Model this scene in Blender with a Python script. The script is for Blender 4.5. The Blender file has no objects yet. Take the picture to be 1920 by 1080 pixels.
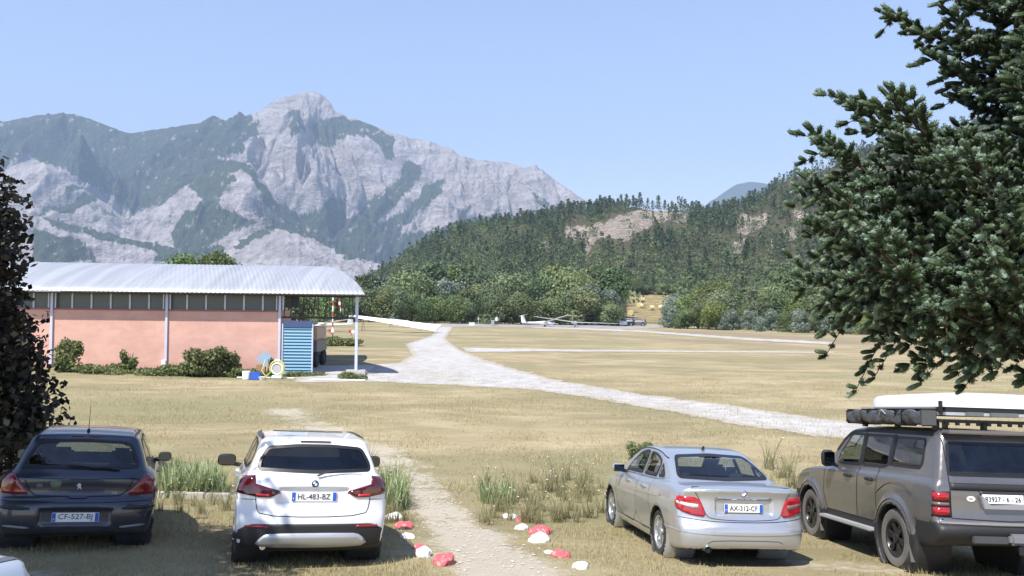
import bpy, bmesh, math, random
import numpy as np
from mathutils import Vector, Matrix, Euler
from mathutils.bvhtree import BVHTree
R = math.radians
rng = np.random.default_rng(7)
random.seed(7)
SC = bpy.context.scene
COL = SC.collection

# ------------------------------------------------------------------ camera
FPX = 1600.0                     # focal length in pixels of a 1920 wide picture
CAMZ = 3.7
PITCH = math.atan(32 / FPX)
ROLL = 0.012
_f = Vector((0, math.cos(PITCH), math.sin(PITCH)))
_r0 = Vector((1, 0, 0)); _u0 = _r0.cross(_f)
_r = _r0 * math.cos(ROLL) + _u0 * math.sin(ROLL)
_u = _u0 * math.cos(ROLL) - _r0 * math.sin(ROLL)
cam_d = bpy.data.cameras.new('camera')
cam = bpy.data.objects.new('camera', cam_d); COL.objects.link(cam)
cam_d.sensor_width = 36; cam_d.lens = FPX / 1920 * 36
cam_d.clip_start = 0.1; cam_d.clip_end = 20000
cam.matrix_world = Matrix(((_r.x, _u.x, -_f.x, 0), (_r.y, _u.y, -_f.y, 0), (_r.z, _u.z, -_f.z, CAMZ), (0, 0, 0, 1)))
SC.camera = cam

# ------------------------------------------------------------------ light
SUN_EL, SUN_AZ = 58.0, 36.0      # sun behind the camera, 36 degrees to its left
toward = Vector((-math.sin(R(SUN_AZ)) * math.cos(R(SUN_EL)), -math.cos(R(SUN_AZ)) * math.cos(R(SUN_EL)), math.sin(R(SUN_EL))))
W = bpy.data.worlds.new('World'); SC.world = W; W.use_nodes = True
nt = W.node_tree; nt.nodes.clear()
sky = nt.nodes.new('ShaderNodeTexSky'); sky.sky_type = 'NISHITA'; sky.sun_disc = False
sky.sun_elevation = R(SUN_EL); sky.sun_rotation = math.atan2(toward.x, toward.y)
sky.altitude = 800; sky.air_density = 1.5; sky.dust_density = 0.25; sky.ozone_density = 3.0
bg = nt.nodes.new('ShaderNodeBackground'); bg.inputs['Strength'].default_value = 0.13
wo = nt.nodes.new('ShaderNodeOutputWorld')
tn = nt.nodes.new('ShaderNodeMix'); tn.data_type = 'RGBA'; tn.blend_type = 'MULTIPLY'; tn.inputs[0].default_value = 1; tn.inputs[7].default_value = (1.08, .955, 1.04, 1)
nt.links.new(sky.outputs[0], tn.inputs[6]); nt.links.new(tn.outputs[2], bg.inputs[0]); nt.links.new(bg.outputs[0], wo.inputs[0])
sd = bpy.data.lights.new('sun', 'SUN'); sd.energy = 5.0; sd.angle = R(0.5); sd.color = (1, .955, .885)
sun = bpy.data.objects.new('sun', sd); COL.objects.link(sun); sun.location = (0, 0, 60)
sun.rotation_euler = (-toward).to_track_quat('-Z', 'Y').to_euler()
vs = SC.view_settings
vs.view_transform = 'Standard'; vs.look = 'None'; vs.gamma = 1.0; vs.exposure = 0.65; vs.use_curve_mapping = False
cy = SC.cycles
cy.use_denoising = True; cy.max_bounces = 8; cy.diffuse_bounces = 3; cy.glossy_bounces = 3
cy.transmission_bounces = 4; cy.transparent_max_bounces = 16; cy.volume_bounces = 0
cy.sample_clamp_indirect = 4; cy.caustics_reflective = False; cy.caustics_refractive = False

# ------------------------------------------------------------------ helpers
def pdir(px, py):
    """direction from the camera through a pixel of the 1920x1080 picture"""
    return _f + _r * ((px - 960) / FPX) + _u * ((540 - py) / FPX)
def at(px, py, d):
    v = pdir(px, py)
    return Vector((0, 0, CAMZ)) + v * (d / v.y)
def to_px(P):
    """vectorised projection, P (n,3) -> px, py"""
    Q = P - np.array([0, 0, CAMZ])
    d = Q @ np.array(_f); 
    return 960 + FPX * (Q @ np.array(_r)) / d, 540 - FPX * (Q @ np.array(_u)) / d

def _hash(ix, iy, seed):
    n = (ix.astype(np.int64) * 374761393 + iy.astype(np.int64) * 668265263 + seed * 974634777) & 0x7fffffff
    n = ((n ^ (n >> 13)) * 1274126177) & 0x7fffffff
    n = (n ^ (n >> 16)) & 0xffff
    return n / 65535.0
def vnoise(x, y, seed=0):
    x = np.asarray(x, float); y = np.asarray(y, float)
    ix = np.floor(x); iy = np.floor(y); fx = x - ix; fy = y - iy
    fx = fx * fx * (3 - 2 * fx); fy = fy * fy * (3 - 2 * fy)
    a = _hash(ix, iy, seed); b = _hash(ix + 1, iy, seed); c = _hash(ix, iy + 1, seed); d = _hash(ix + 1, iy + 1, seed)
    return (a * (1 - fx) + b * fx) * (1 - fy) + (c * (1 - fx) + d * fx) * fy
def fbm(x, y, o=4, seed=0):
    s = 0; a = .5; t = 0
    for k in range(o):
        s = s + a * vnoise(x, y, seed + k); t += a; a *= .5; x = x * 2.03 + 17.1; y = y * 2.03 + 9.7
    return s / t
def ridged(x, y, o=4, seed=0):
    s = 0; a = .5; t = 0
    for k in range(o):
        s = s + a * (1 - np.abs(2 * vnoise(x, y, seed + k) - 1)); t += a; a *= .5; x = x * 2.1 + 3.3; y = y * 2.1 + 7.7
    return s / t
def inpoly(px, py, poly):
    px = np.asarray(px, float); py = np.asarray(py, float); c = np.zeros(px.shape, bool)
    n = len(poly); j = n - 1
    for i in range(n):
        xi, yi = poly[i]; xj, yj = poly[j]
        if yi != yj:
            c ^= ((yi > py) != (yj > py)) & (px < (xj - xi) * (py - yi) / (yj - yi) + xi)
        j = i
    return c
def sstep(a, b, x):
    t = np.clip((x - a) / (b - a), 0, 1); return t * t * (3 - 2 * t)

def mesh_np(name, V, F, mat=None, parent=None, smooth=False, tint=None, mats=None, midx=None, vattr=None):
    """V (n,3), F (m,3|4) numpy -> object.  tint: per-face float attribute; vattr: {name: per-vertex float}"""
    V = np.asarray(V, np.float32); F = np.asarray(F, np.int32)
    me = bpy.data.meshes.new(name); k = F.shape[1]
    me.vertices.add(len(V)); me.vertices.foreach_set('co', V.ravel())
    me.loops.add(F.size); me.loops.foreach_set('vertex_index', F.ravel())
    me.polygons.add(len(F))
    me.polygons.foreach_set('loop_start', np.arange(0, F.size, k, dtype=np.int32))
    me.polygons.foreach_set('loop_total', np.full(len(F), k, np.int32))
    me.polygons.foreach_set('use_smooth', np.full(len(F), smooth))
    if tint is not None:
        a = me.attributes.new('tint', 'FLOAT', 'FACE'); a.data.foreach_set('value', np.asarray(tint, np.float32))
    for kx, vv in (vattr or {}).items():
        a = me.attributes.new(kx, 'FLOAT', 'POINT'); a.data.foreach_set('value', np.asarray(vv, np.float32))
    me.update(calc_edges=True); me.validate()
    for m in (mats or ([mat] if mat else [])): me.materials.append(m)
    if midx is not None: me.polygons.foreach_set('material_index', np.asarray(midx, np.int32))
    o = bpy.data.objects.new(name, me); COL.objects.link(o)
    if parent: o.parent = parent
    return o

class MB:
    """collects boxes, tubes, prisms ... into one mesh"""
    def __init__(s): s.v = []; s.f = []
    def add(s, vs, fs):
        b = len(s.v); s.v += [tuple(v) for v in vs]; s.f += [tuple(i + b for i in f) for f in fs]; return s
    def box(s, c, d, rot=None):
        x, y, z = d[0] / 2, d[1] / 2, d[2] / 2
        vs = [Vector((i * x, j * y, k * z)) for k in (-1, 1) for j in (-1, 1) for i in (-1, 1)]
        if rot is not None:
            m = Euler(rot).to_matrix(); vs = [m @ v for v in vs]
        c = Vector(c)
        return s.add([v + c for v in vs], [(0, 2, 3, 1), (4, 5, 7, 6), (0, 1, 5, 4), (2, 6, 7, 3), (0, 4, 6, 2), (1, 3, 7, 5)])
    def tube(s, pts, r, n=8, cap=True):
        pts = [Vector(p) for p in pts]
        rs = r if isinstance(r, (list, tuple)) else [r] * len(pts)
        b = len(s.v); vs = []
        ref = None
        for i, p in enumerate(pts):
            t = (pts[min(i + 1, len(pts) - 1)] - pts[max(i - 1, 0)]).normalized()
            if ref is None: ref = Vector((0, 0, 1)) if abs(t.z) < .9 else Vector((1, 0, 0))
            a = t.cross(ref).normalized(); c = a.cross(t); ref = c if c.length > .1 else ref
            for k in range(n):
                q = 2 * math.pi * k / n
                vs.append(p + (a * math.cos(q) + c * math.sin(q)) * rs[i])
        fs = []
        for i in range(len(pts) - 1):
            for k in range(n):
                a0 = i * n + k; a1 = i * n + (k + 1) % n
                fs.append((a0, a1, a1 + n, a0 + n))
        if cap:
            fs.append(tuple(range(n))[::-1]); fs.append(tuple(range((len(pts) - 1) * n, len(pts) * n)))
        return s.add(vs, fs)
    def prism(s, poly, fn, t0, t1):
        """poly 2d list extruded: fn(u,v,t)->3d"""
        n = len(poly)
        vs = [fn(u, v, t0) for u, v in poly] + [fn(u, v, t1) for u, v in poly]
        fs = [tuple(range(n))[::-1], tuple(range(n, 2 * n))] + [(i, (i + 1) % n, n + (i + 1) % n, n + i) for i in range(n)]
        return s.add(vs, fs)
    def lathe(s, prof, c=(0, 0, 0), axis='z', n=24, cap=True):
        """prof: list of (radius, height)"""
        vs = []
        for r, h in prof:
            for k in range(n):
                q = 2 * math.pi * k / n; a, b_ = r * math.cos(q), r * math.sin(q)
                p = {'z': (a, b_, h), 'x': (h, a, b_), 'y': (a, h, b_)}[axis]
                vs.append((p[0] + c[0], p[1] + c[1], p[2] + c[2]))
        fs = []
        for i in range(len(prof) - 1):
            for k in range(n):
                fs.append((i * n + k, i * n + (k + 1) % n, (i + 1) * n + (k + 1) % n, (i + 1) * n + k))
        if cap and prof[0][0] > 1e-6: fs.append(tuple(range(n))[::-1])
        if cap and prof[-1][0] > 1e-6: fs.append(tuple(range((len(prof) - 1) * n, len(prof) * n)))
        return s.add(vs, fs)
    def sphere(s, c, r, nu=12, nv=8, scale=(1, 1, 1)):
        vs = []; c = Vector(c)
        for i in range(nv + 1):
            a = math.pi * i / nv
            for k in range(nu):
                q = 2 * math.pi * k / nu
                vs.append((c.x + r * scale[0] * math.sin(a) * math.cos(q), c.y + r * scale[1] * math.sin(a) * math.sin(q), c.z + r * scale[2] * math.cos(a)))
        fs = [(i * nu + k, (i + 1) * nu + k, (i + 1) * nu + (k + 1) % nu, i * nu + (k + 1) % nu) for i in range(nv) for k in range(nu)]
        return s.add(vs, fs)
    def build(s, name, mat, parent=None, smooth=False, bevel=0, mat2=None):
        me = bpy.data.meshes.new(name); me.from_pydata(s.v, [], s.f)
        bm = bmesh.new(); bm.from_mesh(me)
        bmesh.ops.remove_doubles(bm, verts=bm.verts, dist=1e-5)
        bmesh.ops.recalc_face_normals(bm, faces=bm.faces)
        if bevel:
            es = [e for e in bm.edges if len(e.link_faces) == 2 and e.calc_face_angle(0) > .5]
            bmesh.ops.bevel(bm, geom=es, offset=bevel, segments=2, affect='EDGES', clamp_overlap=True)
        bm.to_mesh(me); bm.free()
        if smooth:
            me.polygons.foreach_set('use_smooth', [True] * len(me.polygons))
            try: me.set_sharp_from_angle(angle=R(38))
            except Exception: pass
        me.materials.append(mat)
        o = bpy.data.objects.new(name, me); COL.objects.link(o)
        if parent: o.parent = parent
        return o

def tag(o, label=None, cat=None, group=None, kind=None):
    if label: o['label'] = label
    if cat: o['category'] = cat
    if group: o['group'] = group
    if kind: o['kind'] = kind
    return o
def empty(name, loc=(0, 0, 0), rot=(0, 0, 0), label=None, cat=None, group=None):
    o = bpy.data.objects.new(name, None); COL.objects.link(o)
    o.location = loc; o.rotation_euler = rot; o.empty_display_size = .2
    return tag(o, label, cat, group)
def copy_tree(o, parent=None):
    c = o.copy(); COL.objects.link(c); c.parent = parent
    for ch in list(o.children): copy_tree(ch, c)
    return c

# ------------------------------------------------------------------ materials
_M = {}
def nmat(name):
    m = bpy.data.materials.new(name); m.use_nodes = True; m.node_tree.nodes.clear()
    return m, m.node_tree
class NT:
    """tiny node-tree builder"""
    def __init__(s, name):
        s.m = bpy.data.materials.new(name); s.m.use_nodes = True; s.t = s.m.node_tree; s.t.nodes.clear()
        s.out = s.n('ShaderNodeOutputMaterial')
    def n(s, typ, **kw):
        nd = s.t.nodes.new(typ)
        for k, v in kw.items(): setattr(nd, k, v)
        return nd
    def l(s, a, b): s.t.links.new(a, b)
    def set(s, nd, **kw):
        for k, v in kw.items():
            sk = nd.inputs[k.replace('_', ' ')]
            if isinstance(v, bpy.types.NodeSocket): s.l(v, sk)
            else: sk.default_value = v
    def val(s, sock, v):
        if isinstance(v, bpy.types.NodeSocket): s.l(v, sock)
        else: sock.default_value = v
    def math(s, op, a, b=0.0, c=None, clamp=False):
        nd = s.n('ShaderNodeMath', operation=op, use_clamp=clamp)
        s.val(nd.inputs[0], a); s.val(nd.inputs[1], b)
        if c is not None: s.val(nd.inputs[2], c)
        return nd.outputs[0]
    def mix(s, f, a, b):
        nd = s.n('ShaderNodeMix', data_type='RGBA')
        s.val(nd.inputs[0], f); s.val(nd.inputs[6], a if isinstance(a, bpy.types.NodeSocket) else (*a[:3], 1))
        s.val(nd.inputs[7], b if isinstance(b, bpy.types.NodeSocket) else (*b[:3], 1)); return nd.outputs[2]
    def coord(s, which='Object'):
        return s.n('ShaderNodeTexCoord').outputs[which]
    def geo(s): return s.n('ShaderNodeNewGeometry').outputs['Position']
    def mapv(s, v, scale=(1, 1, 1)):
        nd = s.n('ShaderNodeMapping'); s.l(v, nd.inputs[0]); nd.inputs['Scale'].default_value = scale; return nd.outputs[0]
    def noise(s, v, scale, detail=4, rough=.55, dist=0.0):
        nd = s.n('ShaderNodeTexNoise'); s.l(v, nd.inputs['Vector']); nd.inputs['Scale'].default_value = scale
        nd.inputs['Detail'].default_value = detail; nd.inputs['Roughness'].default_value = rough; nd.inputs['Distortion'].default_value = dist
        return nd.outputs[0]
    def ramp(s, f, a, b):
        nd = s.n('ShaderNodeMapRange', interpolation_type='SMOOTHSTEP'); s.val(nd.inputs[0], f)
        nd.inputs[1].default_value = a; nd.inputs[2].default_value = b; return nd.outputs[0]
    def attr(s, name):
        nd = s.n('ShaderNodeAttribute', attribute_name=name); return nd.outputs['Fac']
    def bsdf(s, color, rough=.6, **kw):
        b = s.n('ShaderNodeBsdfPrincipled')
        s.val(b.inputs['Base Color'], color if isinstance(color, bpy.types.NodeSocket) else (*color[:3], 1))
        s.val(b.inputs['Roughness'], rough)
        for k, v in kw.items(): s.val(b.inputs[k.replace('_', ' ')], v)
        s.b = b; return b.outputs[0]
    def bump(s, h, strength=.3, dist=.02):
        nd = s.n('ShaderNodeBump'); s.val(nd.inputs['Height'], h); nd.inputs['Strength'].default_value = strength
        nd.inputs['Distance'].default_value = dist; s.l(nd.outputs[0], s.b.inputs['Normal'])
    def done(s, sh): s.l(sh, s.out.inputs[0]); return s.m
def simple(name, color, rough=.6, metal=0.0, coat=0.0, var=.12, scale=6.0, spec=.5, bump=0):
    """procedural material: colour gently varied by noise"""
    if name in _M: return _M[name]
    t = NT(name); v = t.coord()
    n = t.noise(v, scale, 4)
    c = t.mix(n, [x * (1 - var) for x in color], [min(1, x * (1 + var)) for x in color])
    sh = t.bsdf(c, t.math('MULTIPLY_ADD', n, .12, rough - .06), Metallic=metal, Coat_Weight=coat, Specular_IOR_Level=spec)
    if bump: t.bump(t.noise(v, scale * 6, 3), bump, .01)
    _M[name] = t.done(sh); return _M[name]
def leaf_mat(name, c0, c1, trans=.25, rough=.55, c2=None, objvar=.0):
    """foliage: colour between c0 and c1 by the per-leaf tint, some light let through"""
    t = NT(name); a = t.attr('tint')
    c = t.mix(a, c0, c1)
    if c2 is not None: c = t.mix(t.ramp(a, .86, 1.0), c, c2)
    if objvar:
        oi = t.n('ShaderNodeObjectInfo').outputs['Random']
        hs = t.n('ShaderNodeHueSaturation'); t.l(c, hs.inputs['Color'])
        t.val(hs.inputs['Hue'], t.math('MULTIPLY_ADD', oi, .05 * objvar, .5 - .028 * objvar)); 
        t.val(hs.inputs['Value'], t.math('MULTIPLY_ADD', t.math('FRACT', t.math('MULTIPLY', oi, 7.3)), .7 * objvar, 1 - .3 * objvar))
        t.val(hs.inputs['Saturation'], t.math('MULTIPLY_ADD', t.math('FRACT', t.math('MULTIPLY', oi, 13.7)), .4 * objvar, 1 - .25 * objvar))
        c = hs.outputs[0]
    sh = t.bsdf(c, rough, Specular_IOR_Level=.3)
    tr = t.n('ShaderNodeBsdfTranslucent'); t.l(c, tr.inputs[0])
    mx = t.n('ShaderNodeMixShader'); mx.inputs[0].default_value = trans
    t.l(sh, mx.inputs[1]); t.l(tr.outputs[0], mx.inputs[2])
    return t.done(mx.outputs[0])

# ------------------------------------------------------------------ terrain height
_yk = np.array([-60, 4, 7.5, 10.7, 14.6, 17, 25, 45, 150, 9000.]); _zk = np.array([.98, .92, .78, .47, .0, -.06, -.09, -.1, 0, 0])
_yf = np.linspace(-60, 60, 2401); _zf = np.interp(_yf, _yk, _zk); _k = np.exp(-np.linspace(-2, 2, 41) ** 2); _k /= _k.sum()
_zf = np.convolve(np.pad(_zf, 20, 'edge'), _k, 'valid')
def gh(x, y):
    x = np.asarray(x, float); y = np.asarray(y, float)
    z = np.where(y < 60, np.interp(y, _yf, _zf), np.interp(y, _yk, _zk))
    z = z - .022 * np.clip(x, -12, 12) * (1 - sstep(13, 24, y))
    z = z + .26 * sstep(-13.5, -22, x) * sstep(37, 43, y) * (1 - sstep(46, 60, y))
    z = z + .05 * (fbm(x * .35, y * .35, 3, 5) - .5) * sstep(0, 16, y)
    return z
def gh1(x, y): return float(gh(np.array([x]), np.array([y]))[0])
def ground_at(px, py, hf=gh1):
    v = pdir(px, py); t = 1.0
    o = Vector((0, 0, CAMZ))
    lo = 2.0; 
    while lo < 9000:
        p = o + v * (lo / v.y)
        if p.z < hf(p.x, p.y): break
        lo *= 1.01
    a, b = lo / 1.01, lo
    for _ in range(20):
        m = (a + b) / 2; p = o + v * (m / v.y)
        if p.z < hf(p.x, p.y): b = m
        else: a = m
    return o + v * (b / v.y)
# ================================================================== SETTING
# ---- ground
def grid_faces(nr, nc):
    i = np.arange(nr - 1)[:, None] * nc + np.arange(nc - 1)[None, :]
    return np.stack([i, i + 1, i + nc + 1, i + nc], -1).reshape(-1, 4)
def ground_mat():
    t = NT('dry_grass_ground'); p = t.geo()
    n1 = t.noise(t.mapv(p, (.05, .09, .05)), 1.0, 5, .6); n2 = t.noise(t.mapv(p, (.35, .6, .35)), 1.0, 5, .65)
    n3 = t.noise(p, 6.0, 4, .7); n4 = t.noise(p, 38.0, 3, .7); n5 = t.noise(t.mapv(p, (.14, .5, .14)), 1.0, 4, .7, .4)
    n6 = t.noise(t.mapv(p, (.10, .22, .1)), 1.0, 6, .7, .6)
    straw = t.mix(t.ramp(n2, .3, .72), (.275, .222, .132), (.415, .347, .215))
    green = t.mix(n3, (.15, .148, .075), (.245, .23, .125))
    c = t.mix(t.math('MULTIPLY', t.ramp(n1, .42, .62), .62), straw, green)
    c = t.mix(t.math('MULTIPLY', t.ramp(n5, .50, .72), .45), c, (.25, .205, .11))
    c = t.mix(t.math('MULTIPLY', t.ramp(n6, .48, .60), .6), c, (.20, .175, .095))
    gr = t.attr('green'); c = t.mix(t.math('MULTIPLY', gr, t.ramp(t.math('ADD', n3, n2), .7, 1.15)), c, green)
    dirt = t.attr('dirt')
    df = t.ramp(t.math('ADD', dirt, t.math('MULTIPLY', t.math('SUBTRACT', t.math('ADD', n3, n2), 1.0), .9)), .35, .65)
    dc = t.mix(n3, (.36, .315, .24), (.47, .425, .345))
    c = t.mix(df, c, dc)
    brown = t.attr('brown'); c = t.mix(t.math('MULTIPLY', brown, t.ramp(n2, .2, .6)), c, (.24, .19, .13))
    c = t.mix(t.math('MULTIPLY', t.ramp(n4, .35, .7), .3), c, t.mix(.5, c, (.13, .11, .07)))
    sh = t.bsdf(c, .95, Specular_IOR_Level=.1); t.bump(t.math('ADD', n4, n3), .55, .05)
    return t.done(sh)
v_ = np.linspace(0, 1, 620); yy = -25 + 25 * 0 + 32 * (np.exp(v_ * 5.35) - 1) * .9
yy = yy[yy < 6200]; u_ = np.linspace(-1, 1, 330); u_ = np.sign(u_) * np.abs(u_) ** 1.25
Y, U = np.meshgrid(yy, u_, indexing='ij'); X = U * (26 + .85 * np.clip(Y, 0, None))
Z = gh(X, Y)
PX = np.zeros_like(X); PY = np.zeros_like(X); vis = Y > 3
P_ = np.stack([X, Y, Z], -1).reshape(-1, 3); a_, b_ = to_px(np.where(P_[:, 1:2] > 3, P_, [0, 1000, 0])); PX = a_.reshape(X.shape); PY = b_.reshape(X.shape)
def blob(cx, cy, rx, ry):   # soft ellipse on the ground, in metres
    return np.clip(1.35 - np.sqrt(((X - cx) / rx) ** 2 + ((Y - cy) / ry) ** 2), 0, 1)
def seg(pts, w):            # soft track along a ground polyline
    d = np.full(X.shape, 1e9)
    for (x0, y0), (x1, y1) in zip(pts, pts[1:]):
        L = (x1 - x0) ** 2 + (y1 - y0) ** 2; t = np.clip(((X - x0) * (x1 - x0) + (Y - y0) * (y1 - y0)) / L, 0, 1)
        d = np.minimum(d, np.hypot(X - x0 - t * (x1 - x0), Y - y0 - t * (y1 - y0)))
    return np.clip(1.3 - d / w, 0, 1)
g2 = lambda px, py: tuple(ground_at(px, py))[:2]
PATH = [g2(960, 1078), g2(890, 1020), g2(835, 965), g2(800, 930), g2(770, 890), g2(700, 845), g2(600, 800), g2(530, 768)]
dirt = np.maximum(np.maximum(.74 * seg(PATH[:3], .86), .62 * seg(PATH[2:4], .6)), np.maximum(.60 * seg(PATH[3:6], 1.0), .50 * seg(PATH[5:], 1.3)))
dirt = np.maximum(dirt, .6 * blob(*g2(1560, 1062), 2.6, .55)); dirt = np.maximum(dirt, .55 * blob(-5, 8.6, 5, 1.2)); dirt = np.maximum(dirt, .5 * blob(.2, 9.6, 2.2, .8))
green = np.maximum.reduce([blob(-3.6, 15.6, 2.2, 2.2), blob(2.2, 15.0, 2.6, 1.6) * .9, blob(-1.2, 13.6, .9, 1.4), blob(-10, 16, 4, 6), .8 * blob(*g2(330, 760), 7, 5), .75 * blob(*g2(700, 640), 9, 9), .6 * blob(*g2(1250, 900), 4, 3), .8 * blob(-21, 43, 9, 1.6)])
brown = np.maximum(.9 * seg([g2(1100, 626), g2(1540, 655)], 3.2), .9 * seg([g2(1290, 622), g2(1900, 660)], 8))
ground = mesh_np('ground', P_, grid_faces(*X.shape), ground_mat(), smooth=True, vattr=dict(dirt=dirt.ravel(), green=green.ravel(), brown=brown.ravel()))
tag(ground, kind='structure')

# ---- gravel roads: sheets lying on the ground with ragged edges
def gravel_mat(name, a, b):
    t = NT(name); p = t.geo(); e = t.attr('edge')
    n = t.noise(p, 1.3, 5, .65); n2 = t.noise(p, 9, 4, .7); n3 = t.noise(p, 45, 2, .7)
    c = t.mix(t.ramp(n, .3, .7), a, b)
    c = t.mix(t.math('MULTIPLY', t.ramp(n2, .45, .75), .35), c, [x * .62 for x in a])
    n4 = t.noise(t.mapv(p, (.25, .12, 1)), 1.0, 5, .65, .5); c = t.mix(t.math('MULTIPLY', t.ramp(n4, .45, .7), .45), c, (.30, .26, .19)); c = t.mix(t.math('MULTIPLY', t.ramp(t.math('SUBTRACT', 1.0, e), .1, .45), .6), c, (.34, .29, .20))
    sh = t.bsdf(c, .95, Specular_IOR_Level=.1); t.bump(t.math('ADD', n2, n3), .5, .03)
    tr = t.n('ShaderNodeBsdfTransparent'); mx = t.n('ShaderNodeMixShader')
    t.l(t.ramp(t.math('ADD', e, t.math('MULTIPLY', t.math('SUBTRACT', t.math('ADD', n, t.math('MULTIPLY', n2, .6)), .8), 1.3)), .18, .34), mx.inputs[0])
    t.l(tr.outputs[0], mx.inputs[1]); t.l(sh, mx.inputs[2])
    return t.done(mx.outputs[0])
gravel = gravel_mat('pale_gravel', (.34, .325, .31), (.47, .455, .44))
greyg = gravel_mat('grey_gravel', (.25, .24, .235), (.33, .32, .315))
def sheet(name, poly_px, mat, lift, step, soft):
    pts = [g2(*p) for p in poly_px]
    xs = [p[0] for p in pts]; ys = [p[1] for p in pts]
    gx = np.arange(min(xs) - step, max(xs) + step, step); 
    gy = [min(ys) - step]
    while gy[-1] < max(ys) + step: gy.append(gy[-1] + step * max(1, gy[-1] / 45))
    gy = np.array(gy)
    A, B = np.meshgrid(gx, gy, indexing='xy')
    ins = inpoly(A, B, pts); d = np.full(A.shape, 1e9)
    for (x0, y0), (x1, y1) in zip(pts, pts[1:] + pts[:1]):
        L = (x1 - x0) ** 2 + (y1 - y0) ** 2 + 1e-9; t = np.clip(((A - x0) * (x1 - x0) + (B - y0) * (y1 - y0)) / L, 0, 1)
        d = np.minimum(d, np.hypot(A - x0 - t * (x1 - x0), B - y0 - t * (y1 - y0)))
    sdv = np.where(ins, d, -d); edge = np.clip(.5 + sdv / soft, 0, 1)
    F = grid_faces(*A.shape); keep = (edge.ravel()[F] > 0.0).any(1)
    F = F[keep]; used, inv = np.unique(F, return_inverse=True)
    V = np.stack([A, B, gh(A, B) + lift], -1).reshape(-1, 3)[used]
    return tag(mesh_np(name, V, inv.reshape(F.shape), mat, smooth=True, vattr=dict(edge=edge.ravel()[used])), kind='structure')
sheet('gravel_road', [(560, 716), (700, 715), (840, 721), (1000, 730), (1100, 743), (1250, 769), (1400, 797), (1610, 826), (1900, 880), (1980, 860), (1760, 825), (1620, 797),
      (1500, 781), (1350, 759), (1200, 740), (1050, 716), (960, 693), (905, 675), (872, 662), (846, 648), (832, 634), (848, 612), (822, 611), (812, 630), (765, 645), (778, 668), (745, 682), (640, 686), (560, 684)], gravel, .012, .45, .9)
sheet('gravel_track', [(870, 652), (1000, 655), (1200, 657), (1560, 660), (1560, 662), (1200, 659.5), (1000, 659), (880, 660)], gravel, .016, .6, .9)
sheet('runway_apron', [(785, 606.6), (1100, 607.5), (1240, 610), (1250, 613), (1170, 617), (1000, 613.8), (900, 611.8), (835, 613)], greyg, .014, 1.6, 3.0)
sheet('runway_edge_track', [(1000, 612.5), (1200, 619.5), (1400, 634), (1560, 642), (1560, 646), (1400, 637.8), (1200, 622.6), (1000, 614.5)], gravel, .024, 1.2, 1.3)

# ---- polar landforms seen from the valley floor
def polar(name, px0, px1, n_az, ys, zfun, mat, vfun=None):
    pxs = np.linspace(px0, px1, n_az); tx = (pxs - 960) / FPX
    TX, YY = np.meshgrid(tx, ys, indexing='ij')
    PXg = np.repeat(pxs[:, None], len(ys), 1)
    ZZ = zfun(PXg, TX * YY, YY); V = np.stack([TX * YY, YY, ZZ], -1).reshape(-1, 3)
    va = vfun(V, PXg, YY) if vfun else None
    o = mesh_np(name, V, grid_faces(*TX.shape)[:, ::-1], mat, smooth=True, vattr=va)
    return tag(o, kind='structure'), (pxs, ys, ZZ)
def sil(pts, dist):
    """silhouette given in pixels -> height of the ridge above the valley at that distance"""
    xs = np.array([p[0] for p in pts], float); zs = np.array([at(px, py, dist).z for px, py in pts])
    return lambda px: np.interp(px, xs, zs)
main = [(-260, 250), (-60, 238), (0, 228), (60, 216), (130, 213), (175, 228), (215, 243), (240, 250), (290, 242), (350, 233), (420, 226), (468, 214), (482, 208), (496, 196), (515, 186), (545, 177), (568, 172), (582, 172), (598, 178), (612, 190), (622, 207), (640, 216),
        (680, 230), (730, 248), (765, 258), (800, 265), (845, 280), (860, 292), (905, 303), (950, 304), (980, 316), (1003, 312), (1025, 328), (1060, 352), (1095, 375), (1140, 405), (1200, 440), (1300, 500), (1420, 560)]
spurA = [(-260, 330), (0, 318), (60, 296), (82, 294), (110, 320), (150, 352), (200, 385), (255, 425), (300, 470), (350, 520), (1300, 600)]
spurB = [(-260, 640), (180, 560), (250, 420), (300, 385), (345, 345), (400, 322), (440, 309), (466, 309), (490, 340), (530, 392), (580, 440), (640, 480), (720, 530), (1400, 620)]
spurC = [(-260, 470), (80, 405), (150, 430), (200, 440), (290, 455), (330, 466), (370, 480), (400, 475), (450, 446), (500, 428), (530, 424), (570, 436), (620, 462), (680, 486), (740, 505), (820, 560), (1400, 620)]
spurD = [(-260, 560), (300, 560), (560, 470), (600, 455), (640, 462), (700, 490), (780, 520), (1400, 600)]
LAY = [(main, 4600, 1500), (spurA, 3700, 900), (spurB, 3500, 900), (spurC, 2900, 700), ]
def mount_z(PXg, X, Y):
    best = np.zeros_like(Y)
    for i, (pts, D, w) in enumerate(LAY):
        H = sil(pts, D)(PXg); H = H + (14 if i else 10) * (fbm(PXg / 9., Y * 0, 3, 40 + i) - .5)
        wob = (fbm(PXg / 60., Y * 0, 2, 50 + i) - .5) * 350 * 0
        t = (D - Y) / w; front = np.clip(1 - t, 0, 1); back = np.clip(1 - (Y - D) / 900., 0, 1)
        base = np.where(Y <= D, front ** (1.15 if i == 0 else 1.05), back)
        warp = 1.6 * (fbm(X / 420., Y / 500., 3, 60 + i) - .5)
        gul = ridged(X / 260. + warp, Y / 1100. + warp * .3, 5, 70 + i * 7) - .62
        fine = ridged(X / 70. + warp * 3, Y / 190., 4, 90 + i) - .6
        env = np.sin(np.clip(t, 0, 1) * math.pi) ** .6 * (Y <= D)
        z = H * base + env * H * (.60 * gul + .17 * fine)
        best = np.maximum(best, z)
    return best
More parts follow.
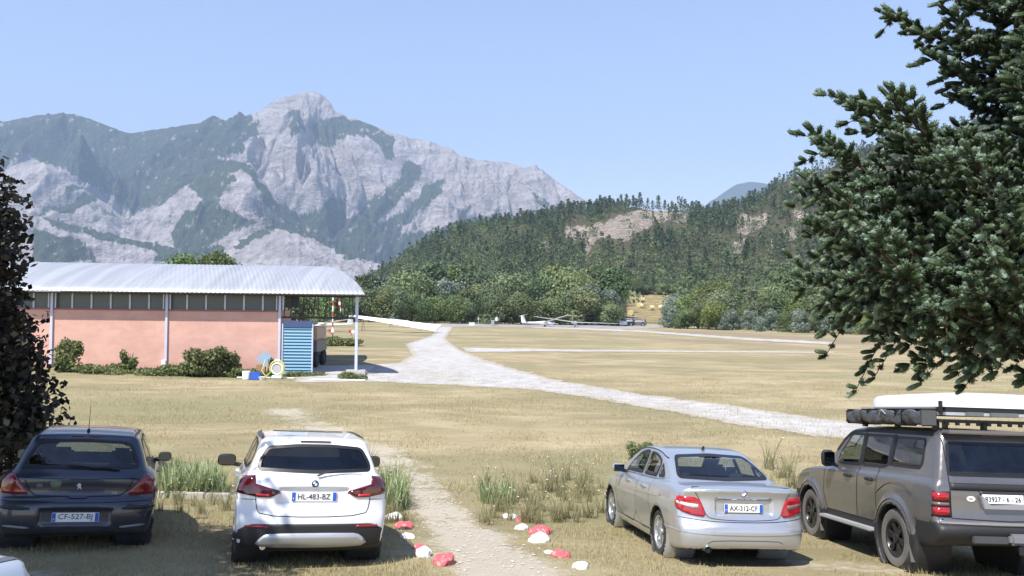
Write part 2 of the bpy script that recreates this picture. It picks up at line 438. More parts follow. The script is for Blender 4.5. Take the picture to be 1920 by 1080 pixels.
FOREST = [
 [(-260, 200), (130, 200), (240, 236), (478, 203), (462, 250), (455, 285), (410, 300), (470, 308), (485, 340), (455, 318), (430, 345), (385, 385), (350, 345), (330, 352), (290, 385), (250, 402), (215, 372), (160, 345), (100, 312), (60, 295), (-260, 320)],
 [(455, 300), (475, 318), (520, 380), (560, 400), (600, 395), (622, 366), (652, 372), (646, 410), (700, 384), (748, 330), (756, 303), (790, 306), (788, 328), (765, 360), (700, 430), (760, 395), (800, 345), (836, 330), (822, 365), (780, 405), (745, 440), (850, 420), (868, 395), (890, 375), (875, 410), (925, 398), (943, 384), (940, 410), (760, 480), (700, 495), (640, 474), (600, 452), (545, 425), (500, 385)],
 [(572, 232), (600, 222), (640, 218), (700, 236), (742, 256), (735, 300), (712, 285), (700, 262), (655, 250), (632, 262), (628, 280), (600, 272), (590, 252)],
 [(988, 352), (1010, 365), (1045, 390), (1020, 395), (1002, 372)],
 [(80, 405), (150, 425), (210, 438), (320, 462), (390, 470), (330, 482), (210, 452), (100, 425)], [(60, 430), (150, 450), (190, 492), (60, 492)],
 [(345, 402), (400, 372), (440, 400), (480, 418), (440, 432), (395, 462), (340, 468), (312, 452)], [(290, 470), (420, 462), (420, 492), (290, 492)],
 [(440, 463), (485, 428), (530, 415), (590, 436), (650, 466), (730, 488), (730, 500), (650, 482), (590, 452), (530, 430), (490, 442), (450, 468)],
 [(460, 235), (485, 225), (480, 250), (462, 262)], [(690, 380), (720, 350), (700, 400)], [(540, 215), (560, 205), (575, 245), (550, 252)],
 [(1000, 400), (1100, 395), (1100, 440), (990, 430)]]
def mount_v(V, PXg, Y):
    px, py = to_px(V); jx = 9 * (fbm(px / 14, py / 14, 4, 3) - .5); jy = 9 * (fbm(px / 14, py / 14, 4, 8) - .5)
    m = np.zeros(len(px))
    for p in FOREST: m = np.maximum(m, inpoly(px + jx * 2, py + jy * 2, p))
    n = fbm(px / 22, py / 22 , 5, 21); n2 = fbm(px / 7 + py / 14, py / 9, 4, 31)
    m = m * .95 * np.clip(1.15 - .9 * np.clip(n2 - .56, 0, 1) * 4, .15, 1)
    left = np.clip((700 - px) / 500, 0, 1)
    X, Y_ = V[:, 0], V[:, 1]; warp = 1.6 * (fbm(X / 420., Y_ / 500., 3, 60) - .5); gu = ridged(X / 130. + warp, Y_ / 800. + warp * .3, 4, 70)
    low = np.clip((py - 300) / 120, 0, 1)
    m = np.maximum(m, np.clip((.42 - gu + .08 * left * low + .25 * (n - .5)) * 9, 0, .85) * (.35 + .65 * left) * (py > 250)); m = np.maximum(m, np.clip((n - .64) * 9, 0, .5) * left * low); m = np.maximum(m, np.clip((n2 - .68) * 6, 0, .4))
    return dict(forest=m)
def mount_mat():
    t = NT('limestone_and_forest'); p = t.geo(); f = t.attr('forest')
    n = t.noise(t.mapv(p, (1, 1, 2.2)), .006, 6, .65, .8); n2 = t.noise(t.mapv(p, (1.6, .5, 1.6)), .03, 5, .7)
    rock = t.mix(t.ramp(n, .32, .68), (.29, .262, .255), (.50, .455, .44))
    rock = t.mix(t.math('MULTIPLY', t.ramp(n2, .42, .7), .5), rock, (.17, .15, .14))
    n3 = t.noise(p, .045, 5, .7)
    wood = t.mix(n3, (.03, .048, .026), (.09, .105, .055))
    c = t.mix(t.ramp(t.math('ADD', f, t.math('ADD', t.math('MULTIPLY', t.math('SUBTRACT', n3, .5), 1.3), t.math('MULTIPLY', t.math('SUBTRACT', t.noise(p, .13, 3, .7), .5), .8))), .26, .74), rock, wood)
    sh = t.bsdf(c, .95, Specular_IOR_Level=.05); t.bump(t.math('ADD', n2, t.math('MULTIPLY', n, 2.)), .8, 30)
    return t.done(sh)
ysm = np.concatenate([np.linspace(2150, 4600, 420), np.linspace(4620, 5500, 24)])
mount, _ = polar('mountain', -260, 1420, 900, ysm, mount_z, mount_mat(), mount_v)
# distant blue hill behind the wooded one
dist_ = [(1180, 470), (1250, 420), (1318, 384), (1345, 366), (1372, 346), (1395, 339), (1420, 339), (1445, 344), (1500, 350), (1560, 345), (1700, 330), (1900, 350), (2200, 400)]
def dz(PXg, X, Y):
    H = sil(dist_, 7500)(PXg) + 20 * (fbm(PXg / 12., Y * 0, 3, 4) - .5); t = (7500 - Y) / 1400
    return np.where(Y <= 7500, np.clip(1 - t, 0, 1), np.clip(1 - (Y - 7500) / 500, 0, 1)) * H + 30 * (ridged(X / 200, Y / 700, 4, 9) - .5) * (Y < 7400) * (np.clip(1 - t, 0, 1) > 0)
t = NT('far_wood'); sh = t.bsdf(t.mix(t.noise(t.geo(), .02, 5, .7), (.03, .05, .025), (.07, .09, .045)), .95, Specular_IOR_Level=.05)
polar('distant_hill', 1150, 2250, 240, np.linspace(6100, 7950, 60), dz, t.done(sh))
# ---- the wooded hill on the right
HD = 640.
hilltop = [(560, 612), (640, 600), (690, 535), (740, 507), (800, 470), (850, 448), (900, 432), (960, 424), (1030, 419), (1090, 404), (1120, 395), (1190, 388), (1230, 396), (1290, 407), (1330, 406), (1400, 389), (1450, 372), (1500, 347), (1560, 325), (1650, 285), (1800, 250), (2000, 230), (2300, 210)]
_hs = sil(hilltop, HD)
_hk = np.array([185., 215, 260, 330, 420, 520, 600, 640]); _hv = np.array([0, .012, .05, .17, .38, .68, .93, 1.0])
HB = 190.
def hill_z(PXg, X, Y):
    H = _hs(PXg); b = np.interp(Y, _hk, _hv)
    b = np.where(Y > HD, np.clip(1 - (Y - HD) / 260., 0, 1), b)
    rel = np.clip((Y - 215) / 180., 0, 1) * np.clip((HD - Y) / 60, 0, 1)
    hf = sstep(1130, 1180, PXg) * (1 - sstep(1270, 1330, PXg)) * (Y < 330)
    z = H * b * (1 + .22 * rel * (ridged(X / 75., Y / 160., 4, 12) - .6) * 2 * (1 - .9 * hf))
    return z
ROCKS = [[(1075, 440), (1100, 425), (1130, 418), (1160, 405), (1190, 394), (1225, 390), (1256, 398), (1292, 402), (1290, 418), (1255, 415), (1228, 420), (1190, 436), (1170, 455), (1150, 447), (1128, 445), (1110, 462), (1098, 478), (1094, 450), (1070, 452)],
 [(1375, 410), (1395, 400), (1412, 410), (1432, 396), (1445, 405), (1430, 425), (1405, 440), (1380, 435)], [(1488, 395), (1505, 390), (1510, 412), (1490, 414)], [(1522, 408), (1560, 404), (1565, 422), (1530, 420)],
 [(1150, 488), (1168, 492), (1172, 512), (1158, 512)], [(1375, 452), (1400, 445), (1398, 470), (1370, 475)], [(1435, 455), (1450, 448), (1455, 462), (1440, 468)], [(880, 455), (893, 462), (888, 472), (876, 464)],
 [(1062, 425), (1095, 420), (1092, 440), (1060, 445)], [(1470, 430), (1490, 425), (1492, 455), (1475, 450)], [(1300, 430), (1310, 425), (1310, 440)], [(1020, 450), (1034, 455), (1030, 466), (1018, 460)]]
BARE = [[(1176, 553), (1262, 553), (1262, 606), (1176, 606)], [(1362, 556), (1384, 545), (1412, 536), (1408, 560), (1385, 570), (1360, 572)], [(1500, 575), (1516, 570), (1520, 582), (1504, 586)]]
def hill_v(V, PXg, Y):
    px, py = to_px(V); j = 10 * (fbm(px / 9, py / 9, 3, 3) - .5)
    m = np.zeros(len(px))
    for p in ROCKS: m = np.maximum(m, inpoly(px + j, py + j, p))
    b = np.zeros(len(px))
    for p in BARE: b = np.maximum(b, inpoly(px, py, p))
    return dict(rock=m, hay=b)
def hill_mat():
    t = NT('wooded_hill_soil'); p = t.geo(); n = t.noise(p, .05, 6, .7); n2 = t.noise(t.mapv(p, (1, 1, .35)), .25, 6, .75, .6)
    soil = t.mix(n, (.07, .075, .04), (.17, .15, .095))
    rock = t.mix(t.ramp(n2, .3, .7), (.22, .18, .14), (.50, .43, .36))
    c = t.mix(t.attr('rock'), soil, rock); hay = t.mix(t.noise(t.mapv(p, (.1, .5, 1)), 1, 4), (.40, .31, .15), (.52, .42, .22))
    c = t.mix(t.attr('hay'), c, hay)
    sh = t.bsdf(c, .95, Specular_IOR_Level=.05); t.bump(n2, 1.0, 4); return t.done(sh)
hill, (h_px, h_y, h_Z) = polar('wooded_hill', 560, 2300, 720, np.concatenate([np.linspace(HB, HD, 260), np.linspace(HD + 5, 900, 20)]), hill_z, hill_mat(), hill_v)
def hillz(x, y):
    px = 960 + FPX * x / y
    return hill_z(np.asarray(px), np.asarray(x), np.asarray(y))
# ---- the air of the valley
def haze_box():
    m = MB(); x0, x1, y0, y1, z0, z1 = -5200, 7600, -60, 8300, -2.5, 1750
    m.box(((x0 + x1) / 2, (y0 + y1) / 2, (z0 + z1) / 2), (x1 - x0, y1 - y0, z1 - z0))
    t = NT('valley_haze'); pv = t.n('ShaderNodeVolumePrincipled')
    pv.inputs['Color'].default_value = (.54, .73, 1, 1); pv.inputs['Density'].default_value = HAZE; pv.inputs['Anisotropy'].default_value = 0
    t.l(pv.outputs[0], t.out.inputs['Volume'])
    o = m.build('haze', t.m); tag(o, kind='stuff'); o['label'] = 'pale blue summer haze over the valley'
HAZE = 0.00013
haze_box()
# ================================================================== CARS
from mathutils.geometry import delaunay_2d_cdt
def smax(a, b, k):
    h = np.clip(.5 + .5 * (a - b) / k, 0, 1); return b * (1 - h) + a * h + k * h * (1 - h)
def smin(a, b, k): return -smax(-a, -b, k)
def rounded(P, r=.05, n=5):
    P = [np.array(p, float) for p in P]; Q = []
    for i, p in enumerate(P):
        a = P[i - 1] - p; b = P[(i + 1) % len(P)] - p; la, lb = np.linalg.norm(a), np.linalg.norm(b); k = min(r, la * .45, lb * .45)
        s0 = p + a / la * k; s1 = p + b / lb * k
        for t in np.linspace(0, 1, n): Q.append(tuple((1 - t) ** 2 * s0 + 2 * t * (1 - t) * p + t * t * s1))
    return Q
def chaikin(P, n=2, closed=True):
    P = [np.array(p, float) for p in P]
    for _ in range(n):
        Q = []
        for i in range(len(P) if closed else len(P) - 1):
            a, b = P[i], P[(i + 1) % len(P)]; Q += [a * .75 + b * .25, a * .25 + b * .75]
        if not closed: Q = [P[0]] + Q + [P[-1]]
        P = Q
    return [tuple(p) for p in P]
class Sil:
    """signed distance of a smoothed (y,z) outline, looked up bilinearly"""
    def __init__(s, poly, n=2, y0=-.6, y1=5.7, z0=-.3, z1=2.6, h=.02):
        P = chaikin(poly, n); s.h = h; s.y0 = y0; s.z0 = z0
        ys = np.arange(y0, y1, h); zs = np.arange(z0, z1, h); A, B = np.meshgrid(ys, zs, indexing='ij')
        d = np.full(A.shape, 9.)
        for (xa, ya), (xb, yb) in zip(P, P[1:] + P[:1]):
            L = (xb - xa) ** 2 + (yb - ya) ** 2 + 1e-12; t = np.clip(((A - xa) * (xb - xa) + (B - ya) * (yb - ya)) / L, 0, 1)
            d = np.minimum(d, np.hypot(A - xa - t * (xb - xa), B - ya - t * (yb - ya)))
        s.g = np.where(inpoly(A, B, P), -d, d); s.n = s.g.shape
    def __call__(s, y, z):
        u = np.clip((y - s.y0) / s.h, 0, s.n[0] - 1.001); v = np.clip((z - s.z0) / s.h, 0, s.n[1] - 1.001)
        i = u.astype(int); j = v.astype(int); a = u - i; b = v - j; g = s.g
        return (g[i, j] * (1 - a) + g[i + 1, j] * a) * (1 - b) + (g[i, j + 1] * (1 - a) + g[i + 1, j + 1] * a) * b
def surface_nets(f, lo, hi, h):
    xs = [np.arange(lo[k], hi[k] + h, h) for k in range(3)]
    A = np.meshgrid(*xs, indexing='ij'); S = f(A[0], A[1], A[2]); n = S.shape; neg = S < 0
    cell = np.zeros([m - 1 for m in n], int)
    for dx in (0, 1):
        for dy in (0, 1):
            for dz in (0, 1): cell += neg[dx:n[0] - 1 + dx, dy:n[1] - 1 + dy, dz:n[2] - 1 + dz]
    act = (cell > 0) & (cell < 8); idx = -np.ones(act.shape, int); idx[act] = np.arange(act.sum())
    I, J, K = np.nonzero(act); P = np.stack([xs[0][I] + h / 2, xs[1][J] + h / 2, xs[2][K] + h / 2], -1)
    # average the edge crossings of each active cell
    acc = np.zeros_like(P); cnt = np.zeros(len(P)); corners = [(a, b, c) for a in (0, 1) for b in (0, 1) for c in (0, 1)]
    for c0 in corners:
        for ax in range(3):
            if c0[ax]: continue
            c1 = list(c0); c1[ax] = 1
            s0 = S[I + c0[0], J + c0[1], K + c0[2]]; s1 = S[I + c1[0], J + c1[1], K + c1[2]]
            m = (s0 < 0) != (s1 < 0); t = np.where(m, s0 / (s0 - s1 + 1e-12), 0)
            q = np.stack([xs[0][I + c0[0]], xs[1][J + c0[1]], xs[2][K + c0[2]]], -1); q[:, ax] += t * h
            acc += q * m[:, None]; cnt += m
    P = acc / cnt[:, None]
    for _ in range(4):                    # pull the points onto the surface
        e = .004; v = f(P[:, 0], P[:, 1], P[:, 2])
        g = np.stack([(f(P[:, 0] + e * (k == 0), P[:, 1] + e * (k == 1), P[:, 2] + e * (k == 2)) - v) / e for k in range(3)], -1)
        st = -v[:, None] * g / ((g ** 2).sum(1, keepdims=True) + 1e-6); L = np.linalg.norm(st, axis=1, keepdims=True)
        P = P + .8 * st * np.minimum(1, .3 * h / (L + 1e-9))
    F = []
    for ax in range(3):
        b, c = (ax + 1) % 3, (ax + 2) % 3
        sl0 = [slice(0, m) for m in n]; sl1 = [slice(0, m) for m in n]
        sl0[ax] = slice(0, n[ax] - 1); sl1[ax] = slice(1, n[ax])
        s0 = neg[tuple(sl0)]; s1 = neg[tuple(sl1)]; ch = s0 != s1
        Q = np.stack(np.nonzero(ch), -1); ok = (Q[:, b] > 0) & (Q[:, c] > 0) & (Q[:, b] < n[b] - 1) & (Q[:, c] < n[c] - 1); Q = Q[ok]
        def g(db, dc):
            R_ = Q.copy(); R_[:, b] -= db; R_[:, c] -= dc; return idx[R_[:, 0], R_[:, 1], R_[:, 2]]
        q = np.stack([g(1, 1), g(0, 1), g(0, 0), g(1, 0)], -1)
        flip = ~s0[tuple(Q.T)]; q[flip] = q[flip][:, ::-1]; F.append(q)
    return P, np.concatenate(F)

def glass_mat(name, tint, gloss=.08, rough=.02):
    t = NT(name); tr = t.n('ShaderNodeBsdfTransparent'); tr.inputs[0].default_value = (*tint, 1)
    gl = t.n('ShaderNodeBsdfGlossy'); gl.inputs['Roughness'].default_value = rough; gl.inputs[0].default_value = (.9, .9, .9, 1)
    lw = t.n('ShaderNodeLayerWeight'); lw.inputs[0].default_value = .5
    fr = t.math('MULTIPLY_ADD', t.math('POWER', lw.outputs['Facing'], 4.0), .85, .03)
    n = t.noise(t.coord(), 3, 3); f = t.math('ADD', fr, t.math('MULTIPLY', n, gloss), clamp=True)
    mx = t.n('ShaderNodeMixShader'); t.l(f, mx.inputs[0]); t.l(tr.outputs[0], mx.inputs[1]); t.l(gl.outputs[0], mx.inputs[2])
    return t.done(mx.outputs[0])
def paint(name, col, metal=0., rough=.3, dust=.25, dustcol=(.30, .26, .20)):
    """car paint: clear coat, fine flake, dust that gathers low on the body; the inside of the shell is dark trim"""
    t = NT(name); o = t.coord(); sx = t.n('ShaderNodeSeparateXYZ'); t.l(o, sx.inputs[0])
    n = t.noise(o, 2.2, 5, .6); n2 = t.noise(o, 25, 3, .6)
    low = t.ramp(sx.outputs[2], .95, .1)
    d = t.math('MULTIPLY', t.math('ADD', t.math('MULTIPLY', low, .8), .16), t.math('MULTIPLY', t.ramp(t.math('ADD', n, t.math('MULTIPLY', n2, .35)), .35, .9), dust * 2, clamp=True), clamp=True)
    c = t.mix(d, t.mix(n2, [x * .96 for x in col], [min(1, x * 1.04) for x in col]), dustcol)
    sh = t.bsdf(c, t.math('MULTIPLY_ADD', d, .5, rough), Metallic=t.math('MULTIPLY', t.math('SUBTRACT', 1.0, d), metal), Coat_Weight=.8, Coat_Roughness=.06)
    dk = t.n('ShaderNodeBsdfDiffuse'); dk.inputs[0].default_value = (.02, .02, .022, 1)
    bf = t.n('ShaderNodeNewGeometry').outputs['Backfacing']; mx = t.n('ShaderNodeMixShader')
    t.l(bf, mx.inputs[0]); t.l(sh, mx.inputs[1]); t.l(dk.outputs[0], mx.inputs[2]); return t.done(mx.outputs[0])
M_PLAST = simple('black_plastic', (.018, .018, .019), .55); M_SEAL = simple('black_rubber_seal', (.01, .01, .011), .45)
M_TYRE = simple('tyre_rubber', (.028, .027, .026), .85, var=.3); M_DTYRE = simple('dusty_tyre_rubber', (.13, .12, .105), .95, var=.25)
M_CHR = simple('chrome', (.75, .76, .78), .12, metal=1.0, var=.03); M_ALLOY = simple('alloy_rim', (.60, .61, .63), .28, metal=.85, var=.05)
M_DRIM = simple('dark_alloy_rim', (.035, .034, .035), .35, metal=.4); M_GAP = simple('panel_gap', (.006, .006, .007), .9)
M_SEATM = simple('charcoal_seat_fabric', (.03, .03, .033), .9); M_PLATE = simple('white_plate', (.80, .80, .78), .35, var=.03)
M_BLUE = simple('plate_blue', (.02, .10, .45), .35, var=.05); M_INK = simple('black_lettering', (.008, .008, .008), .4)
M_RED = simple('red_lamp_lens', (.34, .006, .012), .12, coat=1.0, var=.15); M_DRED = simple('dark_red_lamp_lens', (.07, .004, .005), .12, coat=1.0, var=.2)
M_CLEAR = simple('clear_lamp_lens', (.62, .60, .60), .12, coat=1.0); M_SMOKE = simple('smoked_lamp_lens', (.16, .10, .10), .15, coat=1.0)
M_BRED = simple('bright_red_lens', (.6, .02, .03), .12, coat=1.0)

class Car:
    def __init__(s, name, spec, mat, pos, head, lite=False):
        s.sp = spec; s.mat = mat
        W = spec['W'] / 2; L = spec['L']; S1 = Sil(spec['low']); S2 = Sil(spec['top']); s.W = W; s.L = L
        w1z, w1v = np.array(spec['w1']).T; w2z, w2v = np.array(spec['w2']).T; yk, yv = np.array(spec['wy']).T
        br, bf, cr = spec.get('bulge', (.16, .35, .05)); Rw = spec['R'] + spec.get('gap', .035)
        ax = spec['axles']
        def f(x, y, z):
            q = np.abs(x) / W; yp = y - br * np.clip(q, 0, 1.2) ** 3.2 * (1 - sstep(.0, L * .35, y)) + bf * np.clip(q, 0, 1.2) ** 2.6 * sstep(L * .65, L, y)
            hw = np.interp(z, w1z, w1v) * W * np.interp(y, yk, yv); a = smax(S1(yp, z + .03 * q ** 2), np.abs(x) - hw, .07)
            hw2 = np.interp(z, w2z, w2v) * W * np.interp(y, *spec['wy2']) ; b = smax(S2(yp, z + cr * q ** 2), np.abs(x) - hw2, .07)
            r = smin(a, b, spec.get('kb', .05))
            for fl in spec.get('flare', ()):      # wheel-arch flares
                for ya in ax:
                    rr = np.hypot(y - ya, z - spec['R']); t = np.clip((rr - Rw) / fl[0], 0, 1)
                    r = smin(r, smax(smax(rr - Rw - fl[0], np.abs(x) - W * fl[1] + .05 * t, .03), .45 - np.abs(x), .03), .02)
            for c, hb, k in spec.get('cut', ()):
                bx = smax(smax(np.abs(x - c[0]) - hb[0] + spec.get('cutslope', 0) * (z - c[2]) * 0, np.abs(y - c[1]) - hb[1], .01), np.abs(z - c[2]) - hb[2], .01)
                r = smax(r, -bx, k)
            for ya in ax:
                wl = smax(np.hypot(y - ya, z - spec['R']) - Rw, (W - .34) - np.abs(x), .01); r = smax(r, -wl, .012)
            return r
        s.f = f; h = spec.get('h', .025)
        P, F = surface_nets(f, (-W - .1, -.15, .02), (W + .1, L + .15, spec['H'] + .1), h)
        s.root = empty(name); s.place(pos, head)
        # shell with openings for the windows
        fc = P[F].mean(1); nrm = np.cross(P[F[:, 1]] - P[F[:, 0]], P[F[:, 2]] - P[F[:, 0]]); nrm /= np.linalg.norm(nrm, axis=1, keepdims=True) + 1e-9
        s.bvh = BVHTree.FromPolygons([tuple(p) for p in P], [tuple(q) for q in F])
        kill = np.zeros(len(F), bool)
        for nm, view, poly, *rest in spec['windows']:
            sh = s.offset_poly(rounded(poly, .06), -.028)
            if view in ('rear', 'front'):
                m = inpoly(fc[:, 0], fc[:, 2], sh) & ((nrm[:, 1] < -.15) if view == 'rear' else (nrm[:, 1] > .15)) & ((fc[:, 1] < L * .5) if view == 'rear' else (fc[:, 1] > L * .5)) & (fc[:, 2] > .8)
            elif view == 'side': m = inpoly(fc[:, 1], fc[:, 2], sh) & (np.abs(nrm[:, 0]) > .4) & (np.abs(fc[:, 0]) > .4)
            else: m = np.zeros(len(F), bool)
            kill |= m
        mi = np.zeros(len(F), int)
        well = np.zeros(len(F), bool)
        for ya in ax: well |= (np.hypot(fc[:, 1] - ya, fc[:, 2] - spec['R']) < Rw + .012) & (np.abs(fc[:, 0]) < W - .005)
        mi[well | (nrm[:, 2] < -.8) & (fc[:, 2] < .4)] = 1
        for reg in spec.get('clad', ()): mi[reg(fc, nrm)] = 1
        K = ~kill; s.body = mesh_np('body', P, F[K], smooth=True, mats=[mat, M_PLAST], midx=mi[K], parent=s.root)
        s.windows()
        if not lite: s.interior()
        s.wheels()
    def place(s, pos, head):
        x, y = pos; a = R(head)               # heading turned left of straight ahead
        v = Vector((-math.sin(a), math.cos(a))); r = Vector((math.cos(a), math.sin(a))); tw = s.W - .12
        g = {}
        for i, ya in enumerate(s.sp['axles']):
            for sd_ in (-1, 1):
                p = Vector((x, y)) + v * ya + r * sd_ * tw; g[i, sd_] = gh1(p.x, p.y)
        zr = (g[0, -1] + g[0, 1]) / 2; zf = (g[1, -1] + g[1, 1]) / 2; ya, yb = s.sp['axles']
        sl = (zf - zr) / (yb - ya); rl = ((g[0, 1] + g[1, 1]) - (g[0, -1] + g[1, -1])) / (4 * tw)
        Yv = Vector((v.x, v.y, sl)).normalized(); Xv = Vector((r.x, r.y, rl)); Xv = (Xv - Yv * Xv.dot(Yv)).normalized(); Zv = Xv.cross(Yv)
        o = Vector((x, y, zr)) - Vector((0, 0, sl * ya))
        s.root.matrix_world = Matrix(((Xv.x, Yv.x, Zv.x, o.x), (Xv.y, Yv.y, Zv.y, o.y), (Xv.z, Yv.z, Zv.z, o.z - .012), (0, 0, 0, 1)))
    def offset_poly(s, poly, d):
        """grow (d>0) or shrink (d<0) a 2d outline"""
        n = len(poly); A = sum(poly[i][0] * poly[(i + 1) % n][1] - poly[(i + 1) % n][0] * poly[i][1] for i in range(n)); sg = 1 if A > 0 else -1
        out = []
        for i in range(n):
            p0, p, p1 = (np.array(poly[j % n], float) for j in (i - 1, i, i + 1))
            e0 = p - p0; e1 = p1 - p; e0 = e0 / (np.linalg.norm(e0) + 1e-9); e1 = e1 / (np.linalg.norm(e1) + 1e-9)
            n0 = np.array([e0[1], -e0[0]]) * sg; n1 = np.array([e1[1], -e1[0]]) * sg; b = n0 + n1; b = b / (np.linalg.norm(b) + 1e-9)
            out.append(tuple(p + b * d / max(.45, float(b @ n0))))
        return out
    def cast(s, view, u, v, side=1):
        if view == 'rear': o, d = Vector((u, -1.5, v)), Vector((0, 1, 0))
        elif view == 'front': o, d = Vector((u, s.L + 1.5, v)), Vector((0, -1, 0))
        elif view == 'side': o, d = Vector((side * 2, u, v)), Vector((-side, 0, 0))
        else: o, d = Vector((u, v, 3.5)), Vector((0, 0, -1))
        h = s.bvh.ray_cast(o, d)
        if view in ('rear', 'front'):
            for _ in range(40):
                if h[0] is not None and abs(h[1].y) > .10 and (h[0] - o).length < 3.2: break
                o.x *= .992; h = s.bvh.ray_cast(o, d)
        if h[0] is None or (h[0] - o).length > (4.4 if view in ('rear', 'front') else 2.2 if view == 'side' else 3.4):
            q = o + d * (1.6 if view in ('rear', 'front') else 1.1 if view == 'side' else 2.2); h = s.bvh.find_nearest(q)
        return h[0], h[1]
    def panel(s, name, view, poly, mat, off=.006, side=1, res=.05, parent=None, smooth=1, thick=.012, mid=None):
        """a piece that lies on the body: outline in the given view, projected onto the shell"""
        P = chaikin(poly, smooth) if smooth else [tuple(p) for p in poly]
        B = []
        for i in range(len(P)):
            a, b = np.array(P[i]), np.array(P[(i + 1) % len(P)]); k = max(1, int(np.linalg.norm(b - a) / res))
            B += [tuple(a + (b - a) * j / k) for j in range(k)]
        us = [p[0] for p in B]; vs_ = [p[1] for p in B]
        gx, gy = np.meshgrid(np.arange(min(us), max(us), res), np.arange(min(vs_), max(vs_), res)); gx = gx.ravel(); gy = gy.ravel()
        ins = inpoly(gx, gy, s.offset_poly(P, -res * .35)); pts = B + list(zip(gx[ins], gy[ins]))
        vo, _, fo, *_ = delaunay_2d_cdt([Vector(p) for p in pts], [], [list(range(len(B)))], 1, 1e-5)
        V = []; N = []
        for p in vo:
            q, n = s.cast(view, p[0], p[1], side)
            V.append(q + n * off); N.append(n)
        F = [tuple(f) for f in fo]; nb = len(V)
        em = {}
        for f in F:
            for i in range(len(f)): em[(f[i], f[(i + 1) % len(f)])] = em.get((f[i], f[(i + 1) % len(f)]), 0) + 1
        bd = [e for e in em if (e[1], e[0]) not in em]; mp = {}
        for a, b in bd:
            for q in (a, b):
                if q not in mp: mp[q] = len(V); V.append(V[q] - N[q] * (off + thick)); 
        F += [(b, a, mp[a], mp[b]) for a, b in bd]
        me = bpy.data.meshes.new(name); me.from_pydata([tuple(v) for v in V], [], F)
        bm = bmesh.new(); bm.from_mesh(me); bmesh.ops.recalc_face_normals(bm, faces=bm.faces); bm.to_mesh(me); bm.free()
        me.polygons.foreach_set('use_smooth', [i < len(fo) for i in range(len(me.polygons))]); me.materials.append(mat)
        o = bpy.data.objects.new(name, me); COL.objects.link(o); o.parent = parent or s.root
        return o
    def ring(s, name, view, poly, mat, w, off=.009, side=1, parent=None, smooth=1, closed=True, res=.04):
        """a strip of width w that follows an outline on the body (seals, shut lines, trims)"""
        P = chaikin(poly, smooth, closed) if smooth else list(poly); B = []
        for i in range(len(P) if closed else len(P) - 1):
            a, b = np.array(P[i]), np.array(P[(i + 1) % len(P)]); k = max(1, int(np.linalg.norm(b - a) / res)); B += [a + (b - a) * j / k for j in range(k)]
        if not closed: B.append(np.array(P[-1]))
        n = len(B); V = []; F = []
        for i in range(n):
            a = B[i - 1] if (closed or i) else B[i]; b = B[(i + 1) % n] if (closed or i < n - 1) else B[i]
            t = b - a; t = t / (np.linalg.norm(t) + 1e-9); nn = np.array([-t[1], t[0]])
            for sg in (-.5, .5):
                p = B[i] + nn * w * sg; q, m = s.cast(view, p[0], p[1], side); V.append(q + m * off)
        m_ = n if closed else n - 1
        for i in range(m_): j = (i + 1) % n; F.append((2 * i, 2 * i + 1, 2 * j + 1, 2 * j))
        o = MB().add(V, F).build(name, mat, parent or s.root, smooth=True); return o
    def windows(s):
        for nm, view, poly, gl, *rest in s.sp['windows']:
            poly = rounded(poly, .06)
            for side in ((-1, 1) if view == 'side' else (1,)):
                w = s.panel(nm, view, poly, gl, off=.002, side=side, res=.06, thick=.0, smooth=0)
                s.ring('window_seal', view, s.offset_poly(poly, -.014), M_SEAL, .036, off=.006, side=side, parent=w, smooth=0)
    def seat(s, x, y, w=.5, hr=True, hz=.62):
        z = .22 if s.sp['H'] < 1.7 else .5
        m = MB(); m.box((x, y, z + .12), (w, .5, .22)); m.box((x, y - .28, z + .42), (w * .94, .14, .62), (R(12), 0, 0))
        o = m.build('seat', M_SEATM, s.root, smooth=True, bevel=.05)
        if hr: MB().box((x, y - .38, z + .86), (.27, .1, .2), (R(8), 0, 0)).build('headrest', M_SEATM, o, smooth=True, bevel=.04)
    def interior(s):
        ya = s.sp['axles'][0]; H = s.sp['H']; c = s.sp['cabin']; zf = .22 if H < 1.7 else .5
        MB().box((0, (c[0] + c[1]) / 2, zf - .02), (s.W * 1.62, c[1] - c[0], .04)).build('cabin_floor', M_SEATM, s.root)
        for x in (-.38, .38): s.seat(x, c[2])
        m = MB(); m.box((0, c[3], zf + .12), (1.25, .5, .22)); m.box((0, c[3] - .3, zf + .42), (1.28, .14, .6), (R(12), 0, 0))
        o = m.build('rear_bench', M_SEATM, s.root, smooth=True, bevel=.05)
        for x in (-.4, .4): MB().box((x, c[3] - .39, zf + .80), (.26, .09, .16), (R(8), 0, 0)).build('headrest', M_SEATM, o, smooth=True, bevel=.04)
        MB().box((0, c[4], zf + .56), (s.W * 1.5, .36, .2)).build('dashboard', M_SEATM, s.root, smooth=True, bevel=.06)
        if 'shelf' in s.sp: a, b, z = s.sp['shelf']; MB().box((0, (a + b) / 2, z), (1.22, b - a, .03)).build('parcel_shelf', M_SEATM, s.root)
        m = MB(); pts = [(-.38 + .18 * math.cos(q), c[4] - .32 + .05 * math.sin(q), zf + .62 + .17 * math.sin(q)) for q in np.linspace(0, 2 * math.pi, 17)]
        m.tube(pts, .014, 6, cap=False); m.box((-.38, c[4] - .3, zf + .62), (.3, .03, .05)); m.build('steering_wheel', M_PLAST, s.root, smooth=True)
